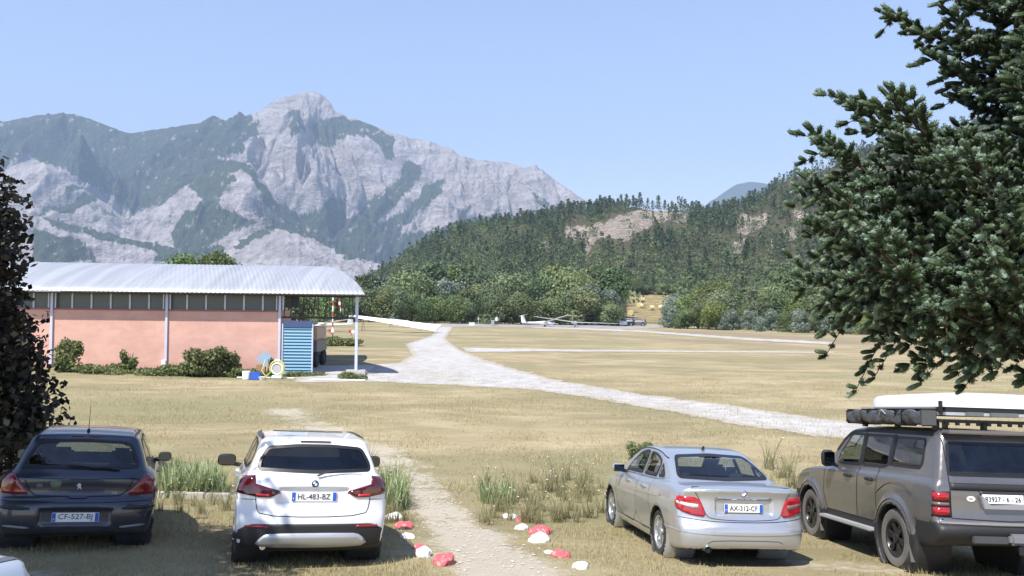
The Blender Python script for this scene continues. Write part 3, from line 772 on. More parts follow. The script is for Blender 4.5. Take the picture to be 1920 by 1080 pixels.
    def wheels(s):
        Rr = s.sp['R']; w = s.sp.get('tw', .215); rr = s.sp['rim']; ns = s.sp.get('spokes', 5); tm = s.sp.get('tyre_mat', M_TYRE); rm = s.sp.get('rim_mat', M_ALLOY)
        for ya in s.sp['axles']:
            for sd_ in (-1, 1):
                t = MB().lathe([(rr, -w / 2 + .012), (rr + .02, -w / 2), (Rr - .03, -w / 2), (Rr - .008, -w / 2 + .025), (Rr, -w / 2 + .06), (Rr, w / 2 - .06), (Rr - .008, w / 2 - .025), (Rr - .03, w / 2), (rr + .02, w / 2), (rr, w / 2 - .012)], axis='x', n=40, cap=False)
                o = t.build('wheel', tm, s.root, smooth=True); o.location = (sd_ * (s.W - .045 - w / 2), ya, Rr)
                m = MB(); e = sd_ * w / 2
                m.lathe([(rr + .004, e - sd_ * .0), (rr - .016, e - sd_ * .004), (rr - .03, e - sd_ * .03), (rr - .035, -e)], axis='x', n=40, cap=False)
                for k in range(ns):
                    q = 2 * math.pi * k / ns + .2
                    for dq in s.sp.get('split', (0,)):
                        a = q + dq; c_, s_ = math.cos(a), math.sin(a); wd = s.sp.get('spw', .05)
                        def fn(u, v, tt, c_=c_, s_=s_): return (e - sd_ * (.012 + tt + .02 * (1 - v / rr)), c_ * v - s_ * u, s_ * v + c_ * u)
                        m.prism([(-wd / 2 * .8, .04), (wd / 2 * .8, .04), (wd / 2 * 1.25, rr - .02), (-wd / 2 * 1.25, rr - .02)], fn, 0, .03)
                m.lathe([(.062, e - sd_ * .06), (.062, e - sd_ * .012), (.045, e - sd_ * .004), (0, e - sd_ * .004)], axis='x', n=20)
                rim = m.build('rim', rm, o, smooth=True)
                MB().lathe([(.0, -.02), (rr * .72, -.02), (rr * .72, .01), (0, .01)], axis='x', n=28).build('brake_disc', M_PLAST, o, smooth=True)
    def mirror(s, x, y, z, w=.2, h=.14, mat=None, arm=.12):
        for sd_ in (-1, 1):
            m = MB(); m.sphere((0, 0, 0), 1, 16, 10, (w / 2, .075, h / 2))
            # squarish pod
            m.v = [(math.copysign(abs(a / (w / 2)) ** .62 * w / 2, a), b, math.copysign(abs(c / (h / 2)) ** .62 * h / 2, c)) for a, b, c in m.v]
            o = m.build('mirror', mat or s.mat, s.root, smooth=True); o.location = (sd_ * (x + w / 2), y, z)
            g = MB().box((0, -.072, 0), (w * .84, .012, h * .76)).build('mirror_glass', M_SMIR, o, bevel=.004)
            MB().tube([(-sd_ * w * .3, 0, -h * .3), (-sd_ * (w / 2 + arm * .6), .01, -h * .42), (-sd_ * (w / 2 + arm), .02, -h * .5)], [.03, .028, .035], 8).build('mirror_arm', M_PLAST, o, smooth=True)
    def plate(s, x, y, z, text, right=True, w=.52, h=.11, tilt=0, blue=True, size=.088):
        o = MB().box((0, 0, 0), (w, .012, h)).build('number_plate', M_PLATE, s.root, bevel=.004); o.location = (x, y, z); o.rotation_euler = (R(tilt), 0, 0)
        if blue:
            MB().box((-w / 2 + .024, -.0085, 0), (.04, .006, h * .92)).build('blue_band', M_BLUE, o)
            txt('F', (-w / 2 + .024, -.0125, -h * .22), .034, M_PLATE, o, 'country_letter')
            if right: MB().box((w / 2 - .024, -.0085, 0), (.04, .006, h * .92)).build('blue_band', M_BLUE, o)
        txt(text, (0, -.0085, 0), size, M_INK, o, 'plate_lettering', fit=w * (.72 if blue else .86))
        return o
def txt(body, loc, size, mat, parent, name='lettering', fit=None, rot=(R(90), 0, 0), depth=.002, bold=.0):
    cu = bpy.data.curves.new(name, 'FONT'); cu.body = body; cu.size = size; cu.align_x = 'CENTER'; cu.align_y = 'CENTER'; cu.extrude = depth; cu.offset = bold
    o = bpy.data.objects.new(name, cu); COL.objects.link(o)
    dg = bpy.context.evaluated_depsgraph_get(); me = bpy.data.meshes.new_from_object(o.evaluated_get(dg))
    bpy.data.objects.remove(o); bpy.data.curves.remove(cu)
    xs = [v.co.x for v in me.vertices]; ys = [v.co.y for v in me.vertices]
    if xs:
        cx, cy_ = (max(xs) + min(xs)) / 2, (max(ys) + min(ys)) / 2; k = (fit / (max(xs) - min(xs))) if fit else 1
        for v in me.vertices: v.co.x = (v.co.x - cx) * k; v.co.y -= cy_
    me.materials.clear(); me.materials.append(mat)
    o = bpy.data.objects.new(name, me); COL.objects.link(o); o.parent = parent; o.location = loc; o.rotation_euler = rot
    return o
M_SMIR = simple('mirror_glass', (.05, .055, .06), .08, metal=1.0, var=.02)
G_CLEAR = glass_mat('car_glass', (.74, .80, .78)); G_DARK = glass_mat('privacy_glass', (.055, .06, .065)); G_MID = glass_mat('tinted_glass', (.32, .37, .37))
mir = lambda P: [(-a, b) for a, b in P][::-1]

# ---------------------------------------------------------------- white compact SUV
P_WHITE = paint('white_car_paint', (.78, .79, .80), 0, .28, .10)
sp = dict(L=4.45, W=1.80, H=1.545, R=.335, rim=.225, axles=(.80, 3.56), spokes=5, split=(-.13, .13), spw=.035, cabin=(.3, 3.3, 2.35, 1.45, 3.15), shelf=(.35, .95, .95),
    low=[(.10, .22), (.03, .30), (0, .42), (.0, .60), (.045, .72), (.05, .92), (.09, 1.06), (.3, 1.12), (1.5, 1.08), (2.9, 1.03), (3.35, 1.0), (4.0, .90), (4.32, .74), (4.44, .55), (4.45, .38), (4.35, .20), (3.5, .18), (.5, .18)],
    top=[(.06, .90), (.09, 1.07), (.22, 1.27), (.36, 1.46), (.34, 1.50), (.7, 1.52), (1.4, 1.545), (2.1, 1.54), (2.6, 1.46), (3.0, 1.25), (3.42, .98), (3.3, .85), (.2, .80)],
    w1=[(.1, .88), (.3, .95), (.5, .985), (.72, 1.0), (.88, .99), (1.0, .955), (1.12, .90)], w2=[(.9, .94), (1.05, .90), (1.3, .79), (1.5, .70), (1.6, .64)],
    wy=[(0, .965), (.6, 1), (3.6, 1), (4.45, .93)], wy2=([0, .5, 1.6, 2.6, 3.4], [.93, .97, 1, 1, .97]), bulge=(.17, .38, .035), flare=[(.07, .995)],
    cut=[((0, 0, .845), (.40, .085, .085), .02)],
    windows=[('rear_window', 'rear', [(-.66, 1.125), (0, 1.10), (.66, 1.125), (.655, 1.22), (.56, 1.395), (.2, 1.425), (-.2, 1.425), (-.56, 1.395), (-.655, 1.22)], G_DARK),
             ('windscreen', 'front', [(-.66, 1.06), (.66, 1.06), (.56, 1.42), (-.56, 1.42)], G_CLEAR),
             ('side_window', 'side', [(.52, 1.17), (.95, 1.10), (1.42, 1.09), (1.42, 1.44), (.95, 1.41), (.66, 1.33)], G_DARK), ('side_window', 'side', [(1.47, 1.09), (2.22, 1.08), (2.26, 1.44), (1.47, 1.45)], G_DARK),
             ('side_window', 'side', [(2.31, 1.08), (3.05, 1.06), (2.85, 1.22), (2.5, 1.42), (2.33, 1.44)], G_MID)],
    clad=[lambda c, n: (c[:, 2] < .30) & (np.abs(n[:, 2]) < .99)])
wc = Car('parked_car', sp, P_WHITE, (-2.30, 9.95), 17.5); r_ = wc.root
tag(r_, 'white compact SUV with dark rear window and red lights, second car from the left', 'car', 'cars parked in the foreground row')
TL = [(.67, .977), (.675, 1.07), (.83, 1.05), (.885, 1.0), (.885, .87), (.62, .826), (.50, .826), (.39, .872), (.41, .905)]
for P in (TL, mir(TL)):
    o = wc.panel('tail_light', 'rear', P, M_DRED, off=.012, smooth=0, res=.04)
    sg = 1 if P is TL else -1
    wc.panel('red_lens_strip', 'rear', [(sg * a, b) for a, b in [(.50, .832), (.66, .842), (.66, .868), (.52, .862)]][::sg], M_BRED, off=.016, smooth=0, parent=o)  # brighter red strip low in the lamp
wc.panel('lower_bumper', 'rear', [(-.90, .30), (-.86, .44), (-.72, .52), (-.6, .53), (.6, .53), (.72, .52), (.86, .44), (.90, .30), (.5, .25), (-.5, .25)], M_PLAST, off=.010)
M_SILV = simple('silver_skid_plate', (.52, .53, .55), .35, metal=.6)
wc.panel('skid_plate', 'rear', [(-.66, .285), (-.56, .405), (-.45, .43), (.45, .43), (.56, .405), (.66, .285), (.3, .27), (-.3, .27)], M_SILV, off=.022)
for sg in (-1, 1): wc.panel('reflector', 'rear', [(sg * .50, .488), (sg * .76, .488), (sg * .76, .512), (sg * .5, .512)][::sg], M_RED, off=.016, smooth=0)
wc.ring('tailgate_gap', 'rear', [(-.665, .96), (-.655, .72), (-.60, .625), (0, .605), (.60, .625), (.655, .72), (.665, .96)], M_GAP, .009, off=.003, closed=False)
wc.ring('bumper_gap', 'rear', [(-.885, .86), (-.86, .80), (-.66, .80)], M_GAP, .007, off=.003, closed=False, smooth=0); wc.ring('bumper_gap', 'rear', [(.885, .86), (.86, .80), (.66, .80)], M_GAP, .007, off=.003, closed=False, smooth=0)
for sd_ in (-1, 1):
    for P in ([(.98, .33), (1.30, .40), (1.45, .75), (1.45, 1.08)], [(1.45, 1.08), (1.44, .32), (2.28, .28), (2.30, 1.08)], [(2.30, 1.08), (2.28, .28), (3.1, .32), (3.16, .7), (3.10, 1.05)]):
        wc.ring('door_gap', 'side', P, M_GAP, .009, off=.003, side=sd_, closed=False)
    for y in (1.72, 2.52): wc.panel('door_handle', 'side', [(y, .915), (y + .2, .915), (y + .2, .955), (y, .955)], P_WHITE, off=.03, side=sd_, thick=.03)
    wc.panel('sill_cladding', 'side', [(.95, .34), (1.2, .36), (3.1, .36), (3.3, .34), (3.3, .22), (.95, .22)], M_PLAST, off=.008, side=sd_)
    wc.ring('roof_rail', 'top', [(sd_ * .60, .62), (sd_ * .625, 1.4), (sd_ * .60, 2.45)], simple('dark_roof_rail', (.03, .03, .032), .35), .035, off=.03, closed=False)
    wc.panel('head_light', 'front', [(sd_ * .5, .66), (sd_ * .84, .70), (sd_ * .86, .82), (sd_ * .55, .76)][::sd_], M_CLEAR, off=.006)
wc.panel('panoramic_roof', 'top', [(-.46, 1.35), (.46, 1.35), (.46, 2.5), (-.46, 2.5)], glass_mat('roof_glass', (.02, .025, .04), .25), off=.008, smooth=1)
wc.panel('high_brake_light', 'rear', [(-.18, 1.452), (.18, 1.452), (.18, 1.468), (-.18, 1.468)], M_DRED, off=.02, smooth=0)
wc.plate(0, min(wc.cast('rear', x_, z_)[0].y for x_ in (-.26, 0, .26) for z_ in (.785, .83)) - .012, .835, 'HL-483-BZ')
q, n = wc.cast('rear', 0, .985)
bd = MB().lathe([(.041, 0), (.041, .008), (.036, .011), (0, .011)], axis='y', n=28); bd.v = [(a, -b, c) for a, b, c in bd.v]
bo = bd.build('badge', simple('badge_ring', (.03, .03, .035), .25), wc.root, smooth=True); bo.location = q; bo.rotation_euler = (R(-8), 0, 0)
for k, m_ in enumerate([M_BLUE, M_PLATE, M_BLUE, M_PLATE]):
    a0 = math.pi / 2 * k; pl = [(0, 0)] + [(.026 * math.cos(a0 + j * math.pi / 12), .026 * math.sin(a0 + j * math.pi / 12)) for j in range(7)]
    MB().prism(pl, lambda u, v, t: (u, -.0115 - t, v), 0, .002).build('badge_quarter', m_, bo)
q, n = wc.cast('rear', .02, 1.075)
MB().tube([q + Vector((0, -.035, 0)), q + Vector((.10, -.028, .04)), q + Vector((.30, -.005, .07)), q + Vector((.5, .02, .075))], [.014, .011, .008, .006], 6).build('rear_wiper', M_PLAST, wc.root, smooth=True)
wc.mirror(.91, 2.62, 1.08, .25, .17, M_PLAST)
MB().tube([(-.55, .06, .27), (-.55, .4, .27)], .035, 12).build('exhaust', M_CHR, wc.root, smooth=True)

# ---------------------------------------------------------------- silver saloon
P_SILVER = paint('silver_car_paint', (.56, .575, .60), .75, .30, .10)
sp = dict(L=4.58, W=1.80, H=1.447, R=.32, rim=.222, axles=(1.02, 3.78), spokes=7, spw=.055, cabin=(1.1, 3.5, 2.5, 1.75, 3.3), shelf=(.75, 1.35, .99),
    low=[(.12, .24), (.03, .27), (0, .38), (0, .52), (.035, .57), (.075, .66), (.085, .80), (.085, .93), (.05, 1.0), (.12, 1.035), (.45, 1.045), (.8, 1.05), (1.6, .99), (3.2, .97), (3.4, .965), (4.0, .87), (4.4, .73), (4.56, .56), (4.58, .36), (4.46, .2), (3.5, .18), (.6, .18)],
    top=[(.55, .96), (.68, 1.045), (1.05, 1.21), (1.42, 1.365), (1.72, 1.425), (2.2, 1.447), (2.65, 1.42), (2.95, 1.33), (3.35, 1.12), (3.7, .95), (3.5, .8), (.8, .8)],
    w1=[(.1, .87), (.25, .93), (.45, .975), (.68, 1.0), (.82, .985), (.93, .95), (1.05, .885)], w2=[(.9, .90), (1.0, .86), (1.2, .765), (1.4, .68), (1.5, .62)],
    wy=[(0, .94), (.5, .985), (1.0, 1), (3.7, 1), (4.58, .90)], wy2=([.5, 1.0, 1.7, 2.6, 3.6], [.93, .96, 1, 1, .97]), bulge=(.20, .42, .035), flare=[(.06, .985)],
    cut=[((0, .02, .785), (.38, .105, .095), .02)],
    windows=[('rear_window', 'rear', [(-.655, 1.075), (0, 1.06), (.655, 1.075), (.60, 1.2), (.52, 1.345), (0, 1.37), (-.52, 1.345), (-.60, 1.2)], G_CLEAR),
             ('windscreen', 'front', [(-.66, 1.0), (.66, 1.0), (.55, 1.35), (-.55, 1.35)], G_CLEAR),
             ('side_window', 'side', [(1.16, 1.06), (1.42, 1.03), (1.44, 1.24), (1.36, 1.19)], G_CLEAR), ('side_window', 'side', [(1.48, 1.03), (2.08, 1.02), (2.12, 1.36), (1.82, 1.345), (1.62, 1.30), (1.49, 1.25)], G_CLEAR),
             ('side_window', 'side', [(2.17, 1.02), (3.12, 1.0), (2.95, 1.16), (2.65, 1.31), (2.40, 1.36), (2.20, 1.365)], G_CLEAR)])
sc_ = Car('parked_car', sp, P_SILVER, (3.04, 10.95), 7); ss = sc_
tag(ss.root, 'silver four-door saloon with bright red tail lights beside the brown off-roader', 'car', 'cars parked in the foreground row')
TL = [(.60, .655), (.44, .90), (.50, .925), (.72, .925), (.87, .90), (.885, .82), (.86, .72), (.80, .665)]
TL = [(.545, .64), (.70, .655), (.83, .70), (.88, .79), (.875, .88), (.80, .905), (.60, .90), (.565, .86)]
TL = [(.50, .645), (.68, .66), (.83, .715), (.885, .80), (.88, .885), (.80, .905), (.60, .895), (.545, .80)]
for sg in (1, -1):
    P = TL if sg > 0 else mir(TL)
    o = ss.panel('tail_light', 'rear', P, M_RED, off=.012, smooth=1, res=.035)
    ss.panel('indicator_lens', 'rear', [(sg * a, b) for a, b in [(.60, .745), (.72, .765), (.84, .80), (.845, .835), (.72, .815), (.60, .805)]][::sg], M_CLEAR if sg < 0 else M_SMOKE, off=.017, smooth=0, parent=o)
ss.ring('boot_gap', 'rear', [(-.70, 1.02), (-.62, .93), (-.55, .80), (-.50, .66), (-.42, .625), (0, .61), (.42, .625), (.50, .66), (.55, .80), (.62, .93), (.70, 1.02)], M_GAP, .008, off=.003, closed=False, smooth=1)
ss.ring('bumper_gap', 'rear', [(-.88, .64), (-.5, .60), (0, .59), (.5, .60), (.88, .64)], M_GAP, .008, off=.003, closed=False)
ss.ring('bumper_strip', 'rear', [(-.88, .475), (-.5, .455), (0, .45), (.5, .455), (.88, .475)], P_SILVER, .022, off=.012, closed=False)
ss.panel('chrome_handle', 'rear', [(-.36, .885), (.36, .885), (.36, .905), (-.36, .905)], M_CHR, off=.014, smooth=0)
ss.ring('lower_crease', 'rear', [(-.5, .33), (-.42, .37), (.42, .37), (.5, .33)], M_GAP, .006, off=.003, closed=False)
for sd_ in (-1, 1):
    for P in ([(1.46, 1.02), (1.44, .75), (1.33, .52), (1.25, .30), (2.12, .28), (2.13, 1.0)], [(2.13, 1.0), (2.12, .28), (3.2, .30), (3.34, .6), (3.30, .97)]):
        ss.ring('door_gap', 'side', P, M_GAP, .008, off=.003, side=sd_, closed=False)
    for y in (1.62, 2.5): ss.panel('door_handle', 'side', [(y, .855), (y + .22, .85), (y + .22, .89), (y, .895)], P_SILVER, off=.03, side=sd_, thick=.03)
    ss.ring('waist_crease', 'side', [(.9, .83), (1.6, .80), (3.3, .73)], P_SILVER, .03, off=.007, side=sd_, closed=False)
    ss.ring('window_trim', 'side', [(1.12, 1.045), (1.4, 1.005), (2.3, .99), (3.25, .975)], M_CHR, .014, off=.012, side=sd_, closed=False)
    ss.ring('sill_line', 'side', [(1.4, .30), (3.38, .30)], M_GAP, .008, off=.003, side=sd_, closed=False, smooth=0)
    ss.ring('roof_gutter', 'side', [(1.35, 1.30), (1.75, 1.385), (2.3, 1.40), (2.7, 1.37), (3.0, 1.26)], M_SEAL, .012, off=.004, side=sd_, closed=False)
    ss.panel('head_light', 'front', [(sd_ * .48, .62), (sd_ * .80, .66), (sd_ * .82, .78), (sd_ * .52, .74)][::sd_], M_CLEAR, off=.006)
ss.plate(0, .112, .765, 'AX-312-CF')
q, n = ss.cast('rear', 0, .955)
bo = MB().tube([(.042 * math.cos(a), 0, .042 * math.sin(a)) for a in np.linspace(0, 2 * math.pi, 25)], .005, 6, cap=False)
for k in range(3): a = math.pi / 2 + k * 2 * math.pi / 3; bo.tube([(0, -.003, 0), (.042 * math.cos(a), 0, .042 * math.sin(a))], [.009, .003], 6)
bo = bo.build('badge', M_CHR, ss.root, smooth=True); bo.location = q + n * .012; bo.rotation_euler = (R(-6), 0, 0)
ss.mirror(.84, 3.02, 1.03, .20, .14, P_SILVER)
MB().tube([(-.50, .035, .245), (-.50, .4, .245)], .045, 14, cap=False).build('exhaust', M_CHR, ss.root, smooth=True)
MB().tube([(-.50, .05, .245), (-.50, .38, .245)], .037, 14).build('exhaust_bore', M_GAP, ss.root)
q, n = ss.cast('top', .02, 1.72); MB().prism([(-.045, 0), (.045, 0), (-.02, .05), (-.04, .052)], lambda u, v, t: (t, u, v), -.014, .014).build('roof_antenna', M_PLAST, ss.root).location = q

# ---------------------------------------------------------------- dark hatchback
P_BLUE = paint('dark_blue_car_paint', (.026, .033, .052), .45, .30, .06)
sp = dict(L=4.28, W=1.815, H=1.50, R=.315, rim=.205, axles=(.76, 3.37), spokes=8, spw=.04, cabin=(.3, 3.1, 2.25, 1.35, 3.0), shelf=(.3, .85, .92),
    low=[(.10, .22), (.03, .27), (0, .40), (0, .56), (.03, .64), (.085, .68), (.075, .86), (.10, .96), (.3, 1.02), (1.5, 1.0), (2.8, .98), (3.2, .97), (3.8, .84), (4.12, .68), (4.26, .52), (4.28, .36), (4.16, .2), (3.3, .17), (.5, .17)],
    top=[(.07, .85), (.11, .98), (.26, 1.18), (.42, 1.375), (.38, 1.42), (.7, 1.46), (1.3, 1.50), (2.0, 1.495), (2.45, 1.42), (2.9, 1.20), (3.32, .95), (3.2, .8), (.2, .75)],
    w1=[(.1, .87), (.28, .94), (.5, .985), (.68, 1.0), (.82, .985), (.93, .95), (1.05, .89)], w2=[(.85, .93), (.98, .885), (1.2, .79), (1.42, .68), (1.55, .60)],
    wy=[(0, .955), (.6, 1), (3.4, 1), (4.28, .90)], wy2=([0, .5, 1.5, 2.4, 3.3], [.91, .96, 1, 1, .96]), bulge=(.19, .45, .045), flare=[(.06, .99)],
    cut=[((0, -.01, .44), (.40, .05, .09), .02)],
    windows=[('rear_window', 'rear', [(-.64, 1.02), (0, 1.0), (.64, 1.02), (.655, 1.07), (.55, 1.30), (.45, 1.335), (0, 1.355), (-.45, 1.335), (-.55, 1.30), (-.655, 1.07)], G_MID),
             ('windscreen', 'front', [(-.66, 1.01), (.66, 1.01), (.54, 1.37), (-.54, 1.37)], G_CLEAR),
             ('side_window', 'side', [(.62, 1.09), (1.36, 1.04), (1.38, 1.38), (.95, 1.35), (.72, 1.24)], G_CLEAR), ('side_window', 'side', [(1.43, 1.035), (2.95, .99), (2.75, 1.14), (2.4, 1.33), (2.0, 1.395), (1.44, 1.40)], G_CLEAR)])
SP_HATCH = sp
pc = Car('parked_car', sp, P_BLUE, (-5.30, 10.4), 22); pp = pc
tag(pp.root, 'dark blue-grey hatchback in tree shade, first full car on the left', 'car', 'cars parked in the foreground row')
TL = [(.52, .70), (.70, .69), (.875, .71), (.885, .80), (.84, .90), (.75, .97), (.66, .85)]
for P in (TL, mir(TL)): pp.panel('tail_light', 'rear', P, simple('shaded_red_lens', (.17, .006, .010), .14, coat=1.0, var=.25), off=.012, smooth=1, res=.04)  # lens red darkened in its colour to stand for the tree shade
pp.ring('tailgate_gap', 'rear', [(-.60, .87), (-.54, .74), (-.46, .685), (-.12, .68), (-.08, .655), (.08, .655), (.12, .68), (.46, .685), (.54, .74), (.60, .87)], M_GAP, .012, off=.003, closed=False, smooth=0)
pp.ring('tailgate_crease', 'rear', [(-.64, .90), (0, .885), (.64, .90)], M_GAP, .008, off=.003, closed=False)
for sg in (-1, 1):
    pp.panel('bumper_pad', 'rear', [(sg * .50, .515), (sg * .88, .53), (sg * .88, .575), (sg * .52, .56)][::sg], M_PLAST, off=.014)
    pp.panel('lower_reflector', 'rear', [(sg * .5, .30), (sg * .78, .32), (sg * .78, .345), (sg * .5, .325)][::sg], simple('pale_trim', (.25, .25, .27), .3), off=.012)
pp.ring('bumper_gap', 'rear', [(-.87, .625), (0, .60), (.87, .625)], M_GAP, .008, off=.003, closed=False)
for sd_ in (-1, 1):
    for P in ([(.95, .62), (1.28, .40), (1.42, .28), (1.42, 1.02)], [(1.40, 1.02), (1.42, .28), (2.88, .28), (2.98, .6), (2.98, .98)]): pp.ring('door_gap', 'side', P, M_GAP, .008, off=.003, side=sd_, closed=False)
    pp.panel('door_handle', 'side', [(1.55, .86), (1.77, .86), (1.77, .90), (1.55, .90)], P_BLUE, off=.03, side=sd_, thick=.03)
    pp.ring('roof_gutter', 'top', [(sd_ * .565, .5), (sd_ * .60, 1.4), (sd_ * .58, 2.3)], M_SEAL, .02, off=.004, closed=False)
    pp.panel('head_light', 'front', [(sd_ * .5, .6), (sd_ * .8, .66), (sd_ * .8, .8), (sd_ * .52, .72)][::sd_], M_CLEAR, off=.006)
pp.panel('high_brake_light', 'rear', [(-.20, 1.388), (.20, 1.388), (.18, 1.405), (-.18, 1.405)], M_DRED, off=.012, smooth=0)
pp.plate(0, min(.042, min(pp.cast('rear', x_, .435)[0].y for x_ in (-.26, 0, .26)) - .012), .435, 'CF-527-BJ')
q, n = pp.cast('rear', 0, .80)
# small silver lion-shaped badge, upright and simplified
bo = MB().prism([(-.015, -.035), (.0, -.03), (.004, -.01), (.02, -.035), (.03, -.03), (.018, 0), (.022, .02), (.005, .038), (-.015, .034), (-.012, .02), (-.03, .018), (-.03, .008), (-.01, .004)], lambda u, v, t: (u, -t, v), .002, .012).build('badge', M_CHR, pp.root); bo.location = q
txt('308', tuple(pp.cast('rear', .40, .72)[0] + Vector((0, -.012, 0))), .045, M_CHR, pp.root, 'model_number')
pp.panel('sticker', 'rear', [(-.30, .78), (-.22, .76), (-.18, .86), (-.26, .88), (-.33, .85)], simple('faded_sticker', (.13, .17, .10), .7), off=.004)
pp.panel('sticker', 'rear', [(-.47, .78), (-.40, .78), (-.40, .83), (-.47, .83)], simple('grey_sticker', (.13, .14, .15), .7), off=.004)
q, n = pp.cast('rear', .1, 1.035)
MB().tube([q + Vector((0, -.03, -.01)), q + Vector((.2, -.03, -.005)), q + Vector((.34, -.02, -.03))], [.02, .016, .012], 6).build('rear_wiper', M_PLAST, pp.root, smooth=True)
MB().tube([q + Vector((-.25, -.028, .02)), q + Vector((.0, -.03, .0)), q + Vector((.32, -.028, -.03))], .013, 6).build('wiper_blade', M_PLAST, pp.root, smooth=True)
q, n = pp.cast('top', .0, .62); MB().tube([q, q + Vector((0, .01, .035))], [.022, .016], 8).build('antenna_base', M_PLAST, pp.root); MB().tube([q, q + Vector((0, -.08, .34))], [.005, .003], 6).build('antenna', M_PLAST, pp.root)
pp.mirror(.87, 2.72, 1.02, .19, .14, M_PLAST)

# ---------------------------------------------------------------- brown off-roader with roof tent
P_BRONZE = paint('grey_bronze_car_paint', (.165, .157, .152), .65, .28, .32)
sp = dict(L=4.9, W=1.92, H=1.87, R=.39, rim=.24, axles=(1.10, 3.95), gap=.055, tw=.25, spokes=6, split=(-.14, .14), spw=.03, cabin=(.3, 3.6, 2.6, 1.7, 3.55), tyre_mat=M_DTYRE, rim_mat=M_DRIM,
    low=[(.16, .44), (.02, .50), (-.06, .60), (-.06, .70), (.045, .76), (.05, 1.1), (.07, 1.24), (.3, 1.27), (2.0, 1.24), (3.4, 1.21), (3.6, 1.20), (4.3, 1.14), (4.72, 1.05), (4.84, .90), (4.9, .7), (4.86, .55), (4.6, .42), (3.5, .40), (.8, .38)],
    top=[(.05, 1.0), (.07, 1.25), (.16, 1.55), (.24, 1.80), (.30, 1.85), (.9, 1.87), (2.0, 1.87), (2.75, 1.82), (2.95, 1.74), (3.25, 1.46), (3.52, 1.18), (3.4, 1.0), (.2, .9)],
    w1=[(.3, .90), (.5, .94), (.75, .95), (1.0, .94), (1.15, .925), (1.25, .89)], w2=[(1.1, .90), (1.25, .875), (1.55, .80), (1.8, .73), (1.95, .68)],
    wy=[(0, .985), (.6, 1), (4.0, 1), (4.9, .95)], wy2=([0, .5, 2.0, 3.5], [.98, 1, 1, .98]), bulge=(.08, .22, .02), kb=.03, flare=[(.13, 1.0)],
    windows=[('rear_window', 'rear', [(-.71, 1.29), (.71, 1.29), (.655, 1.70), (-.655, 1.70)], G_DARK), ('windscreen', 'front', [(-.75, 1.27), (.75, 1.27), (.62, 1.74), (-.62, 1.74)], G_CLEAR),
             ('side_window', 'side', [(.50, 1.40), (.56, 1.33), (1.32, 1.33), (1.32, 1.73), (.55, 1.73)], G_DARK), ('side_window', 'side', [(1.38, 1.33), (1.52, 1.29), (2.18, 1.275), (2.20, 1.74), (1.38, 1.74)], G_DARK),
             ('side_window', 'side', [(2.26, 1.27), (3.05, 1.26), (3.0, 1.42), (2.75, 1.70), (2.68, 1.74), (2.28, 1.74)], G_MID)],
    clad=[lambda c, n: (c[:, 2] < .72) & (c[:, 1] < .55), lambda c, n: (c[:, 2] < .52), lambda c, n: (c[:, 2] < .74) & (c[:, 1] > 4.4)])
for_ = Car('parked_car', sp, P_BRONZE, (6.10, 10.36), 2.5); lv = for_
tag(lv.root, 'dusty grey-brown off-roader with awning and roof tent, rightmost parked car', 'car', 'cars parked in the foreground row')
for sg in (-1, 1):
    P = [(sg * .71, .79), (sg * .90, .79), (sg * .90, 1.10), (sg * .71, 1.10)][::sg]
    o = lv.panel('tail_light', 'rear', P, M_PLAST, off=.012, smooth=0, res=.04)
    for z0, z1, m_ in ((.81, .905, M_RED), (.925, .965, M_SMOKE), (.985, 1.08, M_RED)):
        lv.panel('lamp_lens', 'rear', [(sg * .725, z0), (sg * .885, z0), (sg * .885, z1), (sg * .725, z1)][::sg], m_, off=.024, smooth=0, parent=o)
    for yk_ in lv.sp['axles']:
        # black arch trim
        A = [(yk_ + (.475) * math.cos(a), .39 + .475 * math.sin(a)) for a in np.linspace(R(-8), R(188), 22)]
        lv.ring('arch_trim', 'side', A, M_PLAST, .07, off=.012, side=sg, closed=False, smooth=0)
        MB().box((sg * .86, yk_ - .47, .33), (.2, .02, .34), (R(-14), 0, 0)).build('mud_flap', simple('dusty_mud_flap', (.10, .095, .085), .9), lv.root)
    MB().box((sg * .93, 2.52, .42), (.16, 1.75, .05)).build('side_step', simple('side_step', (.30, .30, .30), .6), lv.root, bevel=.015)
    for P in ([(1.62, 1.28), (1.62, .8), (1.55, .60), (1.72, .54), (2.22, .54), (2.23, 1.26)], [(2.23, 1.26), (2.22, .54), (3.3, .54), (3.42, .8), (3.40, 1.22)]): lv.ring('door_gap', 'side', P, M_GAP, .012, off=.003, side=sg, closed=False, smooth=0)
    for y in (1.72, 2.42): lv.panel('door_handle', 'side', [(y, 1.08), (y + .2, 1.08), (y + .2, 1.13), (y, 1.13)], M_PLAST, off=.04, side=sg, thick=.04)
    lv.ring('fender_line', 'side', [(.65, 1.0), (.95, 1.12), (1.3, 1.12), (1.62, .95)], P_BRONZE, .02, off=.01, side=sg, closed=False)
    lv.ring('rain_gutter', 'side', [(.4, 1.78), (2.6, 1.79), (2.9, 1.68), (3.15, 1.45)], M_SEAL, .035, off=.012, side=sg, closed=False)
    lv.ring('window_pillar', 'side', [(1.35, 1.33), (1.35, 1.75)], M_SEAL, .07, off=.010, side=sg, closed=False, smooth=0); lv.ring('window_pillar', 'side', [(2.23, 1.28), (2.24, 1.75)], M_SEAL, .07, off=.010, side=sg, closed=False, smooth=0)
    lv.panel('head_light', 'front', [(sg * .52, .9), (sg * .84, .9), (sg * .84, 1.03), (sg * .52, 1.03)][::sg], M_CLEAR, off=.01)
lv.ring('tailgate_gap', 'rear', [(-.685, 1.75), (-.70, 1.25), (-.70, .78), (0, .76), (.70, .78), (.70, 1.25), (.685, 1.75)], M_GAP, .012, off=.003, closed=False, smooth=0)
